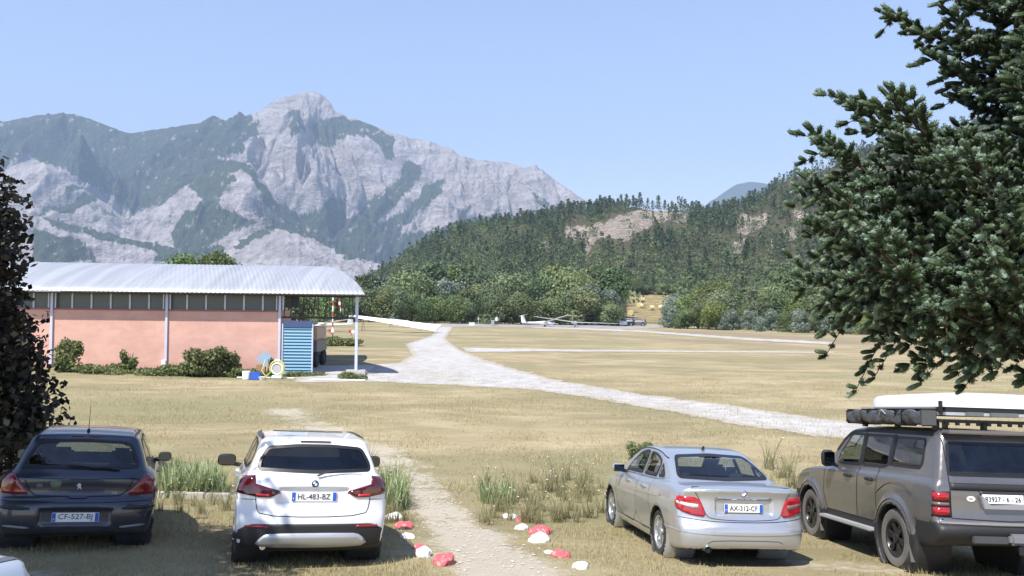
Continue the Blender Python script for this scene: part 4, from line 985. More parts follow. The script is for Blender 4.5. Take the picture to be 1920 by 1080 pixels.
lv.panel('tailgate_band', 'rear', [(-.69, 1.115), (.69, 1.115), (.69, 1.205), (-.69, 1.205)], M_PLAST, off=.008, smooth=0)
lv.panel('tailgate_band', 'rear', [(-.30, 1.02), (.42, 1.02), (.50, 1.115), (-.36, 1.115)], M_PLAST, off=.009, smooth=0)
MB().prism([(-.32, .90), (.36, .90), (.44, .95), (.52, 1.09), (.46, 1.10), (.36, .98), (-.24, .95), (-.33, 1.06), (-.36, 1.06)], lambda u, v, t: (u, t, v), -.005, .06).build('plate_holder', simple('plate_holder', (.26, .26, .28), .5), lv.root, bevel=.008)
lv.plate(-.08, .015, 1.025, '83927 - 6 - 26', blue=False, size=.08)
pl_ = MB().lathe([(.0, 0), (.055, 0), (.055, .004), (0, .004)], axis='y', n=24); pl_.v = [(a, -b, c * .6) for a, b, c in pl_.v]
o = pl_.build('oval_sticker', M_PLATE, lv.root); o.location = lv.cast('rear', -.46, 1.02)[0] + Vector((0, -.006, 0)); txt('MA', (0, -.006, 0), .03, M_INK, o, 'sticker_lettering')
lv.panel('bumper_top', 'rear', [(-.86, .705), (.86, .705), (.86, .735), (-.86, .735)], simple('scuffed_bumper_top', (.16, .155, .15), .6), off=.02, smooth=0)
MB().box((-.30, -.055, .545), (.44, .05, .09)).box((.42, -.055, .545), (.5, .05, .09)).build('bumper_recess_pads', simple('dark_grey_plastic', (.06, .06, .062), .6), lv.root, bevel=.012).name = 'bumper_pad'
MB().box((.06, -.09, .565), (.30, .10, .13)).build('hitch_cover', simple('hitch_grey', (.17, .17, .18), .55), lv.root, bevel=.03)
MB().box((.06, -.10, .46), (.07, .16, .07)).box((.06, -.16, .44), (.16, .03, .10)).build('tow_hitch', M_PLAST, lv.root, bevel=.008)
lv.panel('rear_badge', 'rear', [(-.86, .735), (-.80, .735), (-.80, .765), (-.86, .765)], M_CHR, off=.008, smooth=0)
lv.panel('high_brake_light', 'rear', [(-.17, 1.79), (.12, 1.79), (.12, 1.815), (-.17, 1.815)], M_RED, off=.02, smooth=0)
q, n = lv.cast('rear', .3, 1.335)
MB().tube([q + Vector((-.02, -.03, -.01)), q + Vector((.3, -.03, -.005)), q + Vector((.42, -.03, -.01))], [.013, .016, .02], 6).build('rear_wiper', M_PLAST, lv.root, smooth=True)
lv.mirror(.90, 3.02, 1.33, .20, .26, M_PLAST, .08)
MB().tube([(.62, .12, .40), (.62, .6, .42)], .03, 12).build('exhaust', M_CHR, lv.root)
MB().prism([(-.69, 1.80), (.69, 1.80), (.68, 1.85), (-.68, 1.85)], lambda u, v, t: (u, t, v), .10, .28).build('roof_spoiler', P_BRONZE, lv.root, bevel=.015)
# roof rack (part of the car)
M_RACK = simple('black_roof_rack', (.012, .012, .013), .4); rk = MB()
for x in (-.64, .64): rk.tube([(x, .35, 1.96), (x, 2.75, 1.96)], .022, 8)
for y in np.linspace(.38, 2.72, 7): rk.box((0, y, 1.965), (1.30, .055, .03))
for x in (-.62, .62):
    for y in (.5, 1.5, 2.5): rk.box((x, y, 1.90), (.05, .09, .12))
for x in np.linspace(-.55, .55, 9): rk.box((x, .36, 1.93), (.05, .02, .05))
rk.build('roof_rack', M_RACK, lv.root)
# roof tent and awning: things of their own on the rack
rt = empty('roof_tent', label='closed white hard-shell roof tent with black rim, on top of the off-roader', cat='roof tent'); rt.matrix_world = lv.root.matrix_world @ Matrix.Translation((0.08, .20, 2.03))
tt = MB(); out = chaikin([(-.70, 0), (.70, 0), (.72, .10), (.72, 2.05), (.62, 2.2), (-.58, 2.2), (-.72, 2.05), (-.72, .1)], 2)
def shell(zs):
    v = []; f = []; n = len(out)
    for ins, z in zs: v += [(a * (1 - ins / .72), 1.1 + (b - 1.1) * (1 - ins / 1.1), z) for a, b in out]
    for k in range(len(zs) - 1): f += [(k * n + i, k * n + (i + 1) % n, (k + 1) * n + (i + 1) % n, (k + 1) * n + i) for i in range(n)]
    f += [tuple(range(n))[::-1], tuple(range((len(zs) - 1) * n, len(zs) * n))]; return v, f
MB().add(*shell([(.0, .105), (0, .17), (.012, .225), (.05, .262), (.16, .282), (.4, .305)])).build('tent_lid', simple('white_gelcoat', (.82, .82, .82), .3, coat=.4, var=.03), rt, smooth=True)
MB().add(*shell([(.012, .04), (.012, .104)])).build('black_rim', M_RACK, rt)
MB().add(*shell([(.0, .0), (.0, .039)])).build('base_tray', simple('aluminium_tray', (.55, .56, .58), .4, metal=.7), rt)
for x in (-.36, .02, .45): MB().box((x, -.012, .02), (.22 if x != .02 else .36, .03, .055)).build('latch_plate', simple('latch_grey', (.12, .13, .13), .6), rt, bevel=.006)
MB().box((-.725, .12, .10), (.03, .05, .16)).build('lid_strap', M_RACK, rt); MB().box((.1, 1.9, .302), (.42, .05, .02)).build('lid_handle', M_RACK, rt)
aw = empty('awning_bag', label='rolled awning in a wrinkled dark vinyl bag along the off-roader roof', cat='awning'); aw.matrix_world = lv.root.matrix_world @ Matrix.Translation((-.79, .36, 1.93))
t = NT('dark_vinyl'); o_ = t.coord(); n = t.noise(t.mapv(o_, (6, 2.2, 3)), 1.6, 4, .6, 1.2)
sh = t.bsdf(t.mix(n, (.028, .029, .031), (.075, .075, .08)), .38); t.bump(n, .9, .06); M_VINYL = t.done(sh)
def bag():
    v = []; f = []; ns, nc = 60, 24
    for i in range(ns + 1):
        y = 2.18 * i / ns
        for k in range(nc):
            a = 2 * math.pi * k / nc; w = .088 + .012 * math.sin(y * 9 + a * 2) + .008 * math.sin(y * 23 + a * 3)
            cx = math.copysign(abs(math.cos(a)) ** .6, math.cos(a)) * (w + .01); cz = math.copysign(abs(math.sin(a)) ** .6, math.sin(a)) * (w + .005)
            v.append((cx, y, cz + .06))
    for i in range(ns):
        for k in range(nc): f.append((i * nc + k, i * nc + (k + 1) % nc, (i + 1) * nc + (k + 1) % nc, (i + 1) * nc + k))
    f += [tuple(range(nc))[::-1], tuple(range(ns * nc, ns * nc + nc))]; return v, f
MB().add(*bag()).build('bag', M_VINYL, aw, smooth=True)
MB().box((0, -.004, .06), (.215, .03, .215)).build('end_cap', simple('end_cap_fabric', (.07, .075, .075), .7), aw, bevel=.02); MB().box((0, 2.18, .06), (.215, .04, .215)).build('end_cap', M_RACK, aw, bevel=.02)
for y in (.5, .68, 1.5, 1.7): MB().box((.01, y, .06), (.225, .03, .225)).build('strap', M_RACK, aw, bevel=.02)
MB().tube([(-.118, .9, .10), (-.118, 1.02, .16), (-.118, 1.1, .07)], .006, 5).build('pale_piping', simple('pale_piping', (.4, .42, .36), .6), aw)
MB().box((.14, 1.1, .19), (.10, 2.0, .015)).build('mounting_rail', simple('aluminium_tray', (.55, .56, .58)), aw)

# ---- the corner of a silver car close to the camera, nose towards it
P_PALE = paint('pale_silver_paint', (.62, .65, .68), .5, .28, .08)
nc = Car('parked_car', dict(SP_HATCH, h=.04), P_PALE, (-3.06, 4.98), 172)
tag(nc.root, 'pale silver car of which only the roof corner shows, bottom left corner', 'car', 'cars parked in the foreground row')
for sd_ in (-1, 1):
    nc.ring('roof_gutter', 'top', [(sd_ * .53, .44), (sd_ * .57, 1.4), (sd_ * .55, 2.3)], simple('grey_gutter', (.10, .10, .12), .5), .045, off=.004, closed=False)
# ---- three cars parked far off beside the runway
for (px_, d, hd, m_, lb) in ((1170, 160, 20, P_PALE, 'small white car, leftmost of three parked far off at the runway end'), (1192, 163, 75, P_BLUE, 'small dark car in the middle of three far off by the hay field'), (1213, 163, 80, P_BRONZE, 'small grey car, rightmost of three far off below the shrubs')):
    p = at(px_, 600, d); c = Car('distant_car', dict(SP_HATCH, h=.09), m_, (p.x, p.y), hd, lite=True); tag(c.root, lb, 'car', 'cars parked far off by the runway')
# ================================================================== VEGETATION
def leaf_quads(C, size, normal=None, aspect=1.0, jitter=.6, seed=1):
    """one quad per centre C (n,3); random orientation biased along normal"""
    g = np.random.default_rng(seed); n = len(C); N = g.normal(size=(n, 3))
    if normal is not None: N = normal + jitter * N
    N /= np.linalg.norm(N, axis=1, keepdims=True) + 1e-9
    A = g.normal(size=(n, 3)); A -= (A * N).sum(1, keepdims=True) * N; A /= np.linalg.norm(A, axis=1, keepdims=True) + 1e-9
    B = np.cross(N, A); s = (np.asarray(size) * (.65 + .7 * g.random(n)))[:, None] / 2
    V = np.stack([C - A * s, C + B * s * .55 * aspect, C + A * s * 1.05, C - B * s * .55 * aspect], 1).reshape(-1, 3)
    return V, np.arange(4 * n).reshape(-1, 4)
def blob_cloud(blobs, n, seed, shell=.55):
    """points in and on a set of ellipsoids (cx,cy,cz,rx,ry,rz); returns points and outward normals"""
    g = np.random.default_rng(seed); B = np.array(blobs, float); w = (B[:, 3] * B[:, 4] + B[:, 4] * B[:, 5] + B[:, 3] * B[:, 5]); w /= w.sum()
    i = g.choice(len(B), n, p=w); D = g.normal(size=(n, 3)); D /= np.linalg.norm(D, axis=1, keepdims=True)
    r = shell + (1 - shell) * g.random(n) ** .6; r *= 1 + .16 * (vnoise(D[:, 0] * 4 + i * 3.1, D[:, 1] * 4 + D[:, 2] * 5, seed) - .5) * 2
    P = B[i, :3] + D * B[i, 3:] * r[:, None]; return P, D / B[i, 3:] * B[i, 3:].mean(1, keepdims=True)
def crown_blobs(h, w, g, n=9, low=.28):
    out = []
    for k in range(n):
        a = g.random() * 6.28; t = low + (.95 - low) * g.random(); ww = w * .5 * math.sin(min(1, (1.08 - t) * 1.5) * math.pi / 2) ; r = ww * (.25 + .5 * g.random())
        s = w * (.20 + .13 * g.random()); out.append((math.cos(a) * r, math.sin(a) * r, h * t - s * .35, s, s, s * (.75 + .4 * g.random())))
    out.append((0, 0, h * .58, w * .33, w * .33, h * .30)); return out
M_BARK = simple('bark', (.10, .08, .065), .95, var=.4, scale=9, bump=.6)
def trunk(name, h, r, g, parent, limbs=5, spread=.25, top=.75):
    m = MB(); pts = [(0, 0, -.15), (g.normal() * .02 * h, g.normal() * .02 * h, h * .35), (g.normal() * .03 * h, g.normal() * .03 * h, h * top)]
    m.tube(pts, [r, r * .7, r * .25], 7)
    for k in range(limbs):
        a = 6.28 * k / limbs + g.random(); z = h * (.25 + .35 * g.random()); m.tube([(0, 0, z), (math.cos(a) * h * spread * .5, math.sin(a) * h * spread * .5, z + h * .14), (math.cos(a) * h * spread, math.sin(a) * h * spread, z + h * .27)], [r * .45, r * .3, r * .1], 5)
    return m.build(name, M_BARK, parent, smooth=True)
def tint_of(P, seed, sc=.6, lo=0, hi=1, g=None):
    t = .55 * fbm(P[:, 0] * sc + P[:, 2] * .3, P[:, 1] * sc + P[:, 2] * sc, 3, seed) + .45 * np.random.default_rng(seed).random(len(P)); return np.clip(lo + (hi - lo) * (t - .2) * 1.6, 0, 1)
L_GREEN = leaf_mat('broadleaf_green', (.075, .118, .042), (.19, .24, .095), .3, objvar=1.0)
L_YEL = leaf_mat('yellow_green_leaves', (.10, .14, .045), (.235, .27, .10), .3, objvar=.8)
L_GREY = leaf_mat('grey_willow_leaves', (.13, .175, .13), (.27, .33, .25), .25, objvar=.4)
L_DARK = leaf_mat('dark_broadleaf', (.05, .085, .038), (.125, .17, .075), .25, objvar=1.0)
L_PINE = leaf_mat('pine_needles_far', (.04, .064, .034), (.11, .14, .07), .12, objvar=.8)
def make_tree(name, h, w, mat, seed, nleaf=1500, leaf=.5, nb=9, low=.28):
    g = np.random.default_rng(seed); root = empty(name)
    P, N = blob_cloud(crown_blobs(h, w, g, nb, low), nleaf, seed); P[:, 2] = np.maximum(P[:, 2], .15 * h * g.random(len(P)))
    V, F = leaf_quads(P, leaf, N, 1.3, .5, seed)
    mesh_np('crown', V, F, mat, root, tint=tint_of(P, seed)); trunk('trunk', h, .035 * h, g, root)
    return root
def plant_copies(protos, spots, group):
    """spots: (x, y, scale, label, which prototype)"""
    used = set(); 
    for x, y, s, lab, k, z in spots:
        src = protos[k]; o = src if k not in used else copy_tree(src); used.add(k)
        yield o, x, y, s, lab, z
def set_spots(protos, spots, cat, group):
    kinds = sorted({sp_[4] for sp_ in spots}); first = set(); todo = []
    for x, y, s, lab, k, z in spots:
        if k in first: o = copy_tree(protos[k])
        else: o = None; first.add(k)
        todo.append((o, protos[k], x, y, s, lab, z))
    for o, src, x, y, s, lab, z in todo:
        o = o or src; o.location = (x, y, z); o.rotation_euler = (0, 0, rng.random() * 6.28); o.scale = (s * (.9 + .2 * rng.random()), s * (.9 + .2 * rng.random()), s)
        tag(o, lab, cat, group)
    for k, p in enumerate(protos):
        if k not in first:
            for c in list(p.children): bpy.data.objects.remove(c)
            bpy.data.objects.remove(p)

# ---- belts of broadleaf trees beyond the runway (unit height 1 -> scaled in metres)
bl = [make_tree('broadleaf_tree', 1, .95, L_GREEN, 11, 3200, .056), make_tree('broadleaf_tree', 1, 1.15, L_YEL, 12, 3400, .06), make_tree('broadleaf_tree', 1, .8, L_DARK, 13, 3000, .056, low=.2), make_tree('willow_tree', 1, .75, L_GREY, 14, 3000, .055, low=.15), make_tree('broadleaf_tree', 1, 1.25, L_GREEN, 15, 3600, .06, nb=12, low=.12)]
def hz_any(x, y): return max(gh1(x, y), float(hillz(np.array([x]), np.array([y]))[0]) if y > 188 else -9)
REF = ((540, 'seen through the hangar porch'), (668, 'just right of the hangar roof'), (735, 'behind the long white wing'), (800, 'behind the end of the gravel road'), (868, 'behind the green post'), (925, 'behind the person in white'), (975, 'behind the left glider'), (1035, 'behind the raised glider wing'), (1085, 'behind the right glider'), (1130, 'by the left side of the hay field'),
       (1236, 'by the right side of the hay field'), (1290, 'below the bare cliff end'), (1350, 'near the small tan clearing'), (1420, 'left of the tall dark tree'), (1475, 'right of the tall dark tree'), (1540, 'beside the spruce tips'), (1610, 'mostly behind the spruce'))
def PLACE(lab, px):
    w = [r[1] for r in REF if px >= r[0] - 1 or r is REF[0]][-1]; return f'{lab}, {w}'
spots = []
def belt(px0, px1, d0, d1, step, top, jit, kinds, lab, keep=lambda px, d: True, tl=None):
    px = px0; g = np.random.default_rng(int(px0 * 7 + d0))
    while px < px1:
        f = (px - px0) / (px1 - px0); d = d0 + (d1 - d0) * f + g.normal() * 3
        if keep(px, d):
            ty = (top(px) if callable(top) else top) + g.normal() * jit; P = at(px, ty, d); z = hz_any(P.x, P.y); h = max(1.4, P.z - z)
            k = kinds[g.integers(len(kinds))]; spots.append((P.x, P.y, h, PLACE(lab[k], px), k, z - .05))
        px += step * (.65 + .7 * g.random())
LB = lambda where: {0: f'rounded mid-green tree, {where}', 1: f'bushy yellow-green tree, {where}', 2: f'dark green tree, {where}', 3: f'grey-green willow, {where}', 4: f'wide green tree, {where}'}
belt(540, 1152, 168, 166, 25, lambda p: np.interp(p, [668, 700, 760, 820, 880, 950, 1010, 1060, 1110, 1165], [548, 535, 545, 552, 560, 548, 556, 545, 556, 580]), 5, [0, 1, 4, 2, 0], LB('front row'))
belt(548, 1165, 186, 184, 27, lambda p: np.interp(p, [676, 800, 900, 1000, 1100, 1165], [522, 505, 528, 518, 520, 545]), 6, [0, 1, 2, 4, 3], LB('second row'))
belt(690, 1150, 206, 206, 30, lambda p: np.interp(p, [690, 800, 900, 1000, 1150], [512, 496, 505, 512, 508]), 7, [0, 2, 2, 1], LB('hill foot'))
belt(1254, 1640, 152, 122, 17, lambda p: np.interp(p, [1236, 1290, 1400, 1500, 1640], [578, 572, 585, 585, 585]), 7, [0, 1, 3, 3, 4], LB('lowest scrub'))
belt(1274, 1700, 172, 145, 22, lambda p: np.interp(p, [1262, 1330, 1450, 1560, 1700], [566, 545, 560, 552, 545]), 8, [0, 1, 2, 4, 1], LB('middle scrub'), keep=lambda p, d: not (1362 < p < 1410))
belt(1270, 1750, 205, 190, 27, lambda p: np.interp(p, [1270, 1330, 1400, 1480, 1600, 1750], [548, 530, 535, 520, 515, 510]), 8, [0, 1, 2, 2, 4], LB('upper scrub'), keep=lambda p, d: not 1358 < p < 1416)
dH = ground_at(1220, 553, lambda x, y: hz_any(x, y)).y + 3
belt(1165, 1285, dH, dH, 9, 526, 5, [0, 2, 2, 1], LB('hedge above the hay field'))
for px, ty, d, k, lab in ((1100, 528, 168, 3, 'tall pale grey-green willow rising above the row left of the hay field'), (1070, 548, 167, 4, 'dark rounded tree directly behind the parked gliders'), (1150, 560, 160, 0, 'green tree at the left edge of the hay field'), (1470, 508, 200, 2, 'dark conifer-like tree standing tall above the right scrub'), (1452, 520, 190, 0, 'bright green tree beside the tall dark one above the scrub'),
    (1265, 548, 190, 3, 'thin grey tree at the right edge of the hay field')):
    P = at(px, ty, d); z = hz_any(P.x, P.y); spots.append((P.x, P.y, P.z - z, lab, k, z - .05))
set_spots(bl, spots, 'tree', 'broadleaf trees beyond the airfield')

# ---- conifers: the ridge ones are things, the closed wood is one mass
def pine(seed, n=120, loose=.5):
    g = np.random.default_rng(seed); t = g.random(n) ** .8; lay = np.floor(t * 7) / 7 + .04 * g.normal(size=n)
    z = .22 + .78 * lay; r = .20 * (1.02 - lay) ** .7 * (.35 + .75 * g.random(n)); a = g.random(n) * 6.28; r *= 1 + loose * np.sin(a * 2 + seed + lay * 9) * .5
    return np.stack([np.cos(a) * r, np.sin(a) * r, np.clip(z, .12, 1)], -1)
ph = []
for s_ in (21, 22, 23):
    root = empty('pine_tree'); P = pine(s_, 230, .8); V, F = leaf_quads(P, .075, None, 1.2, 1, s_); mesh_np('crown', V, F, L_PINE, root, tint=tint_of(P, s_, 4)); MB().tube([(0, 0, -.05), (.01, 0, .5), (0, .01, .95)], [.014, .010, .004], 5).build('trunk', M_BARK, root); ph.append(root)
hill_ridge = []
g_ = np.random.default_rng(5); px = 880
while px < 1560:
    d = HD - 4 - 22 * g_.random(); x = (px - 960) / FPX * d; z = float(hillz(np.array([x]), np.array([d]))[0]); h = (7.5 + 5.5 * g_.random()) * (1.15 if 1050 < px < 1200 else 1)
    P = at(px, 500, d)
    lab = 'pine on the skyline against the sky' if px > 1100 else 'pine on the ridge against the pale mountain'
    hill_ridge.append((P.x, P.y, h, lab, g_.integers(3), z - .3)); px += (6 if px < 1200 else 8) * (.5 + 1.3 * g_.random())
set_spots(ph, hill_ridge, 'tree', 'pines along the hill ridge')
def wood():
    g = np.random.default_rng(77); Vs = []; Fs = []; Ts = []; b = 0; pr = [pine(30 + k, 74) for k in range(6)]
    n = 0; tries = 0
    while n < 6800 and tries < 60000:
        tries += 1; px = 640 + 1330 * g.random(); d = 215 + (HD - 215) * g.random() ** .72; x = (px - 960) / FPX * d; z = float(hillz(np.array([x]), np.array([d]))[0])
        qx, qy = to_px(np.array([[x, d, z]])); qx = qx[0]; qy = qy[0]
        if any(inpoly(np.array([qx, qx]), np.array([qy + 3, qy - 7 / d * FPX]), p).any() for p in ROCKS[:1]) and g.random() > .09: continue
        if any(inpoly(np.array([qx, qx]), np.array([qy + 3, qy - 7 / d * FPX]), p).any() for p in ROCKS[1:]) and g.random() > .33: continue
        if any(inpoly(np.array([qx + o_]), np.array([qy + 2]), p)[0] for p in BARE for o_ in (-5, 5)): continue
        if z < 1.0 and d < 260: continue
        dens = .45 + .8 * fbm(np.array([qx / 40]), np.array([qy / 22]), 3, 7)[0]
        if qx > 1040 and qy < 520: dens -= .12
        if g.random() > dens: continue
        P = pr[g.integers(6)].copy(); h = 4.5 + 8 * g.random() ** 1.3; wd = h * (.7 + .8 * g.random()); dn = fbm(np.array([qx / 55]), np.array([qy / 30]), 3, 41)[0]; dec = g.random() < (.8 if qy > 495 else .12 + 1.6 * max(0, dn - .5) * 2)
        if dec: P[:, 2] = .25 + .55 * P[:, 2] + 0; P[:, :2] *= 1.9; h *= .75
        a = g.random() * 6.28; c, s = math.cos(a), math.sin(a); Q = np.stack([(P[:, 0] * c - P[:, 1] * s) * wd + x, (P[:, 0] * s + P[:, 1] * c) * wd + d, P[:, 2] * h + z - .3], -1)
        V, F = leaf_quads(Q, .095 * h if not dec else .12 * h, None, 1.2, 1, int(g.integers(1e9))); Vs.append(V); Fs.append(F + b); b += len(V)
        Ts.append(np.clip((.55 if dec else .22) + .24 * g.normal() + .25 * g.random(len(Q)), 0, 1)); n += 1
    t = NT('wooded_slope'); a = t.attr('tint'); c = t.mix(t.ramp(a, 0, .55), (.050, .076, .042), (.125, .16, .082)); c = t.mix(t.ramp(a, .5, 1), c, (.18, .225, .10))
    sh = t.bsdf(c, .7, Specular_IOR_Level=.2); tr = t.n('ShaderNodeBsdfTranslucent'); t.l(c, tr.inputs[0]); mx = t.n('ShaderNodeMixShader'); mx.inputs[0].default_value = .3; t.l(sh, mx.inputs[1]); t.l(tr.outputs[0], mx.inputs[2])
    o = mesh_np('hillside_wood', np.concatenate(Vs), np.concatenate(Fs), t.done(mx.outputs[0]), tint=np.concatenate(Ts)); tag(o, 'dense pine wood covering the slope of the hill', kind='stuff')
wood()

# ---- the big blue-green spruce at the right edge
def spruce(loc):
    root = empty('spruce_tree', loc, label='large blue-green spruce with stubby shoots at the right edge of the picture', cat='tree'); g = np.random.default_rng(3)
    H = 9.0; SP = []; SD = []; SL = []; tw = MB(); z = bz = 2.98; whorl = 0; br = []
    while z < H - .4:
        nb = 9 if z < 5.5 else 6; t = (z - bz) / (H - bz)
        for k in range(nb):
            a = 6.28 * (k + .5 * (whorl % 2)) / nb + g.normal() * .13; br.append((z + g.normal() * .07, a, 1.78 * (1 - t) ** .95 * (.80 + .28 * g.random()) * (.70 if 4.25 < z < 4.6 else 1.0 if z <= 3.3 else 1.09 if z <= 4.25 else .92), t))
        z += .17 + .012 * z; whorl += 1
    def lerp(pts, f): i = min(int(f), len(pts) - 2); return pts[i] + (pts[i + 1] - pts[i]) * (f - i)
    for z, a, L, t in br:
        ca, sa = math.cos(a), math.sin(a); front = math.cos(a - R(205)) > -.2; sl = .02 + .42 * t; n = 8
        pts = [np.array([ca * L * s, sa * L * s, z + L * (sl * s - .13 * math.sin(s * 3.1) + .13 * s ** 3)]) for s in np.linspace(0, 1, n + 1)]
        tw.tube([tuple(p) for p in pts], [.028 * (1 - .85 * i / n) * (L / 2) + .005 for i in range(n + 1)], 5, cap=False)
        m = int(L / (.046 if front else .12))
        for j in range(m):
            s = .10 + .90 * (j + g.random()) / m; p = lerp(pts, s * n); side = 1 if j % 2 else -1
            lt = (.42 * (1.08 - s) ** .6 + .10) * (.65 + .6 * g.random()) * min(1, L / 1.5)
            up = .15 + .55 * g.random() if g.random() < .62 else -.6 * g.random() - (.6 if t < .10 else 0)
            d = np.array([ca * .8 - sa * side * .8, sa * .8 + ca * side * .8, up]); d /= np.linalg.norm(d); e = p + d * lt
            if t < .07 and g.random() < .30: e[2] -= .08 + .16 * g.random()
            tw.tube([tuple(p), tuple(e)], [.005, .003], 3, cap=False)
            dd = e - p; q = int(max(2, lt / (.046 if front else .10))); perp = np.cross(d, [0, 0, 1.]); perp /= np.linalg.norm(perp) + 1e-9
            for r_ in range(q):
                c0 = p + dd * ((r_ + .5) / q); v = d * .7 + perp * (1 if r_ % 2 else -1) * (.45 + .4 * g.random()) + np.array([0, 0, .38 + .35 * g.normal()]); SP.append(c0); SD.append(v); SL.append(.05 + .035 * g.random())
            SP.append(e - d * .02); SD.append(d + np.array([0, 0, .2])); SL.append(.085)
            if s > .5 and front and g.random() < .5: SP.append(p); SD.append(np.array([ca * .3, sa * .3, 1.])); SL.append(.07)
        for r_ in range(int(L / .07)):
            s = .15 + .85 * g.random(); SP.append(lerp(pts, s * n)); SD.append(np.array([ca * .6, sa * .6, 0]) + g.normal(size=3) * .6); SL.append(.07)
        SP.append(pts[-1] * 1.0); SD.append(pts[-1] - pts[-2]); SL.append(.11)
    P = np.array(SP); D = np.array(SD); D /= np.linalg.norm(D, axis=1, keepdims=True); Ln = np.array(SL); n = len(P); g2_ = np.random.default_rng(9); K = 40
    sh = np.clip(.42 + .30 * g2_.normal(size=n), 0, 1)
    base = np.repeat(P, K, 0); dd = np.repeat(D, K, 0); ll = np.repeat(Ln, K); u = (np.tile(np.arange(K), n) + g2_.random(n * K)) / K
    A = np.cross(dd, g2_.normal(size=(n * K, 3))); A /= np.linalg.norm(A, axis=1, keepdims=True) + 1e-9
    c0 = base + dd * (ll * u)[:, None] + A * .010; nd = A * .92 + dd * (.12 + .42 * u[:, None] ** 2); nl = (.0160 * (.75 + .5 * g2_.random(n * K)) * (.95 + .1 * u))[:, None]; w_ = np.cross(A, dd) * .0027
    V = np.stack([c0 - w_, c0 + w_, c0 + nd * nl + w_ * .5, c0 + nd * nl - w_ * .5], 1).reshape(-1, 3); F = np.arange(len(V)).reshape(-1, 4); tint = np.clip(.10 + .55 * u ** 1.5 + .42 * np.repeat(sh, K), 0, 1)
    # each shoot has a short green core under its needles
    X = np.cross(D, [.3, .5, .81]); X /= np.linalg.norm(X, axis=1, keepdims=True); Yv = np.cross(D, X); b0 = len(V); cv = []
    RG = ((0, .005, 0), (.18, .0125, .05), (.55, .0155, .25), (.88, .0150, .55), (1.08, .0105, .9), (1.18, .003, 1.0)); NS = 6
    for f_, r_, t_ in RG:
        for q in range(NS): cv.append(P + D * (Ln * f_)[:, None] + (X * math.cos(q * 2 * math.pi / NS) + Yv * math.sin(q * 2 * math.pi / NS)) * r_)
    CV = np.stack(cv, 1).reshape(-1, 3); nr = len(RG); cf = np.array([(i * NS + q, i * NS + (q + 1) % NS, (i + 1) * NS + (q + 1) % NS, (i + 1) * NS + q) for i in range(nr - 1) for q in range(NS)]); CF = (np.arange(n)[:, None, None] * (nr * NS) + cf[None]).reshape(-1, 4) + b0
    ct = np.repeat([(RG[i][2] + RG[i + 1][2]) / 2 for i in range(nr - 1)], NS)
    V = np.concatenate([V, CV]); F = np.concatenate([F, CF]); tint = np.concatenate([tint, np.clip(.10 + .55 * np.tile(ct, n) + .42 * np.repeat(sh, len(ct)), 0, 1)])
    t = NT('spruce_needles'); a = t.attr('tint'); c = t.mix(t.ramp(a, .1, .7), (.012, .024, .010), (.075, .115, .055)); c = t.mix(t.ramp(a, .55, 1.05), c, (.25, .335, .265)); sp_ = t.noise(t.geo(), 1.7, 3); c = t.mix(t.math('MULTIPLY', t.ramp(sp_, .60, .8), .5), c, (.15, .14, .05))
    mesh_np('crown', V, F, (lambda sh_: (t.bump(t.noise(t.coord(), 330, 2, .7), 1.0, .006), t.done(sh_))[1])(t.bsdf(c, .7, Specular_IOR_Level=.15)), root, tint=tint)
    tw.build('branches', simple('dark_twig', (.045, .032, .022), .95, var=.3), root, smooth=True).name = 'branchwork'
    MB().tube([(0, 0, -.3), (.03, 0, 3), (0, .02, 7), (0, 0, H)], [.20, .16, .08, .015], 12).build('trunk', M_BARK, root, smooth=True)
    print('spruce shoots', n)
spruce((3.74, 5.35, gh1(3.74, 5.35)))

# ---- dark purple-leaved tree at the left edge, and the tree out of frame whose shade falls on the left cars
L_PLUM = leaf_mat('dark_plum_leaves', (.010, .010, .008), (.038, .034, .020), .15, c2=(.05, .065, .022))
def close_tree(name, loc, h, w, mat, n, leaf, seed, lab, low=.1, nb=26, shell=.3):
    root = empty(name, loc, label=lab, cat='tree'); g = np.random.default_rng(seed)
    P, N = blob_cloud(crown_blobs(h, w, g, nb, low), n, seed, shell); P = P[P[:, 2] > .25]
    V, F = leaf_quads(P, leaf, None, 1.3, 1, seed); mesh_np('crown', V, F, mat, root, tint=tint_of(P, seed, 1.2)); trunk('trunk', h, .028 * h, g, root, 9, .17); return root
close_tree('plum_tree', (-11.22, 15.6, gh1(-11.22, 15.6)), 7.0, 5.0, L_PLUM, 90000, .14, 51, 'dark purple-leaved tree at the left edge behind the blue hatchback', low=.10, nb=46)
close_tree('shade_tree', (-8.1, 6.4, gh1(-8.1, 6.4)), 9.0, 7.0, L_GREEN, 40000, .15, 52, 'leafy tree left of the camera whose shade falls on the two left cars', low=.55, nb=20)

for i, (px, ty, d, wd, m_, lab) in enumerate(((352, 476, 88, .8, L_GREEN, 'left green treetop showing over the hangar roof'), (402, 467, 90, .75, L_YEL, 'middle yellow-green treetop over the hangar roof'), (434, 477, 92, .6, L_GREEN, 'right green treetop showing over the hangar roof'))):
    P = at(px, ty, d); close_tree('broadleaf_tree', (P.x, P.y, 0), P.z, P.z * wd, m_, 9000, .30, 54 + i, lab, low=.35, nb=22)
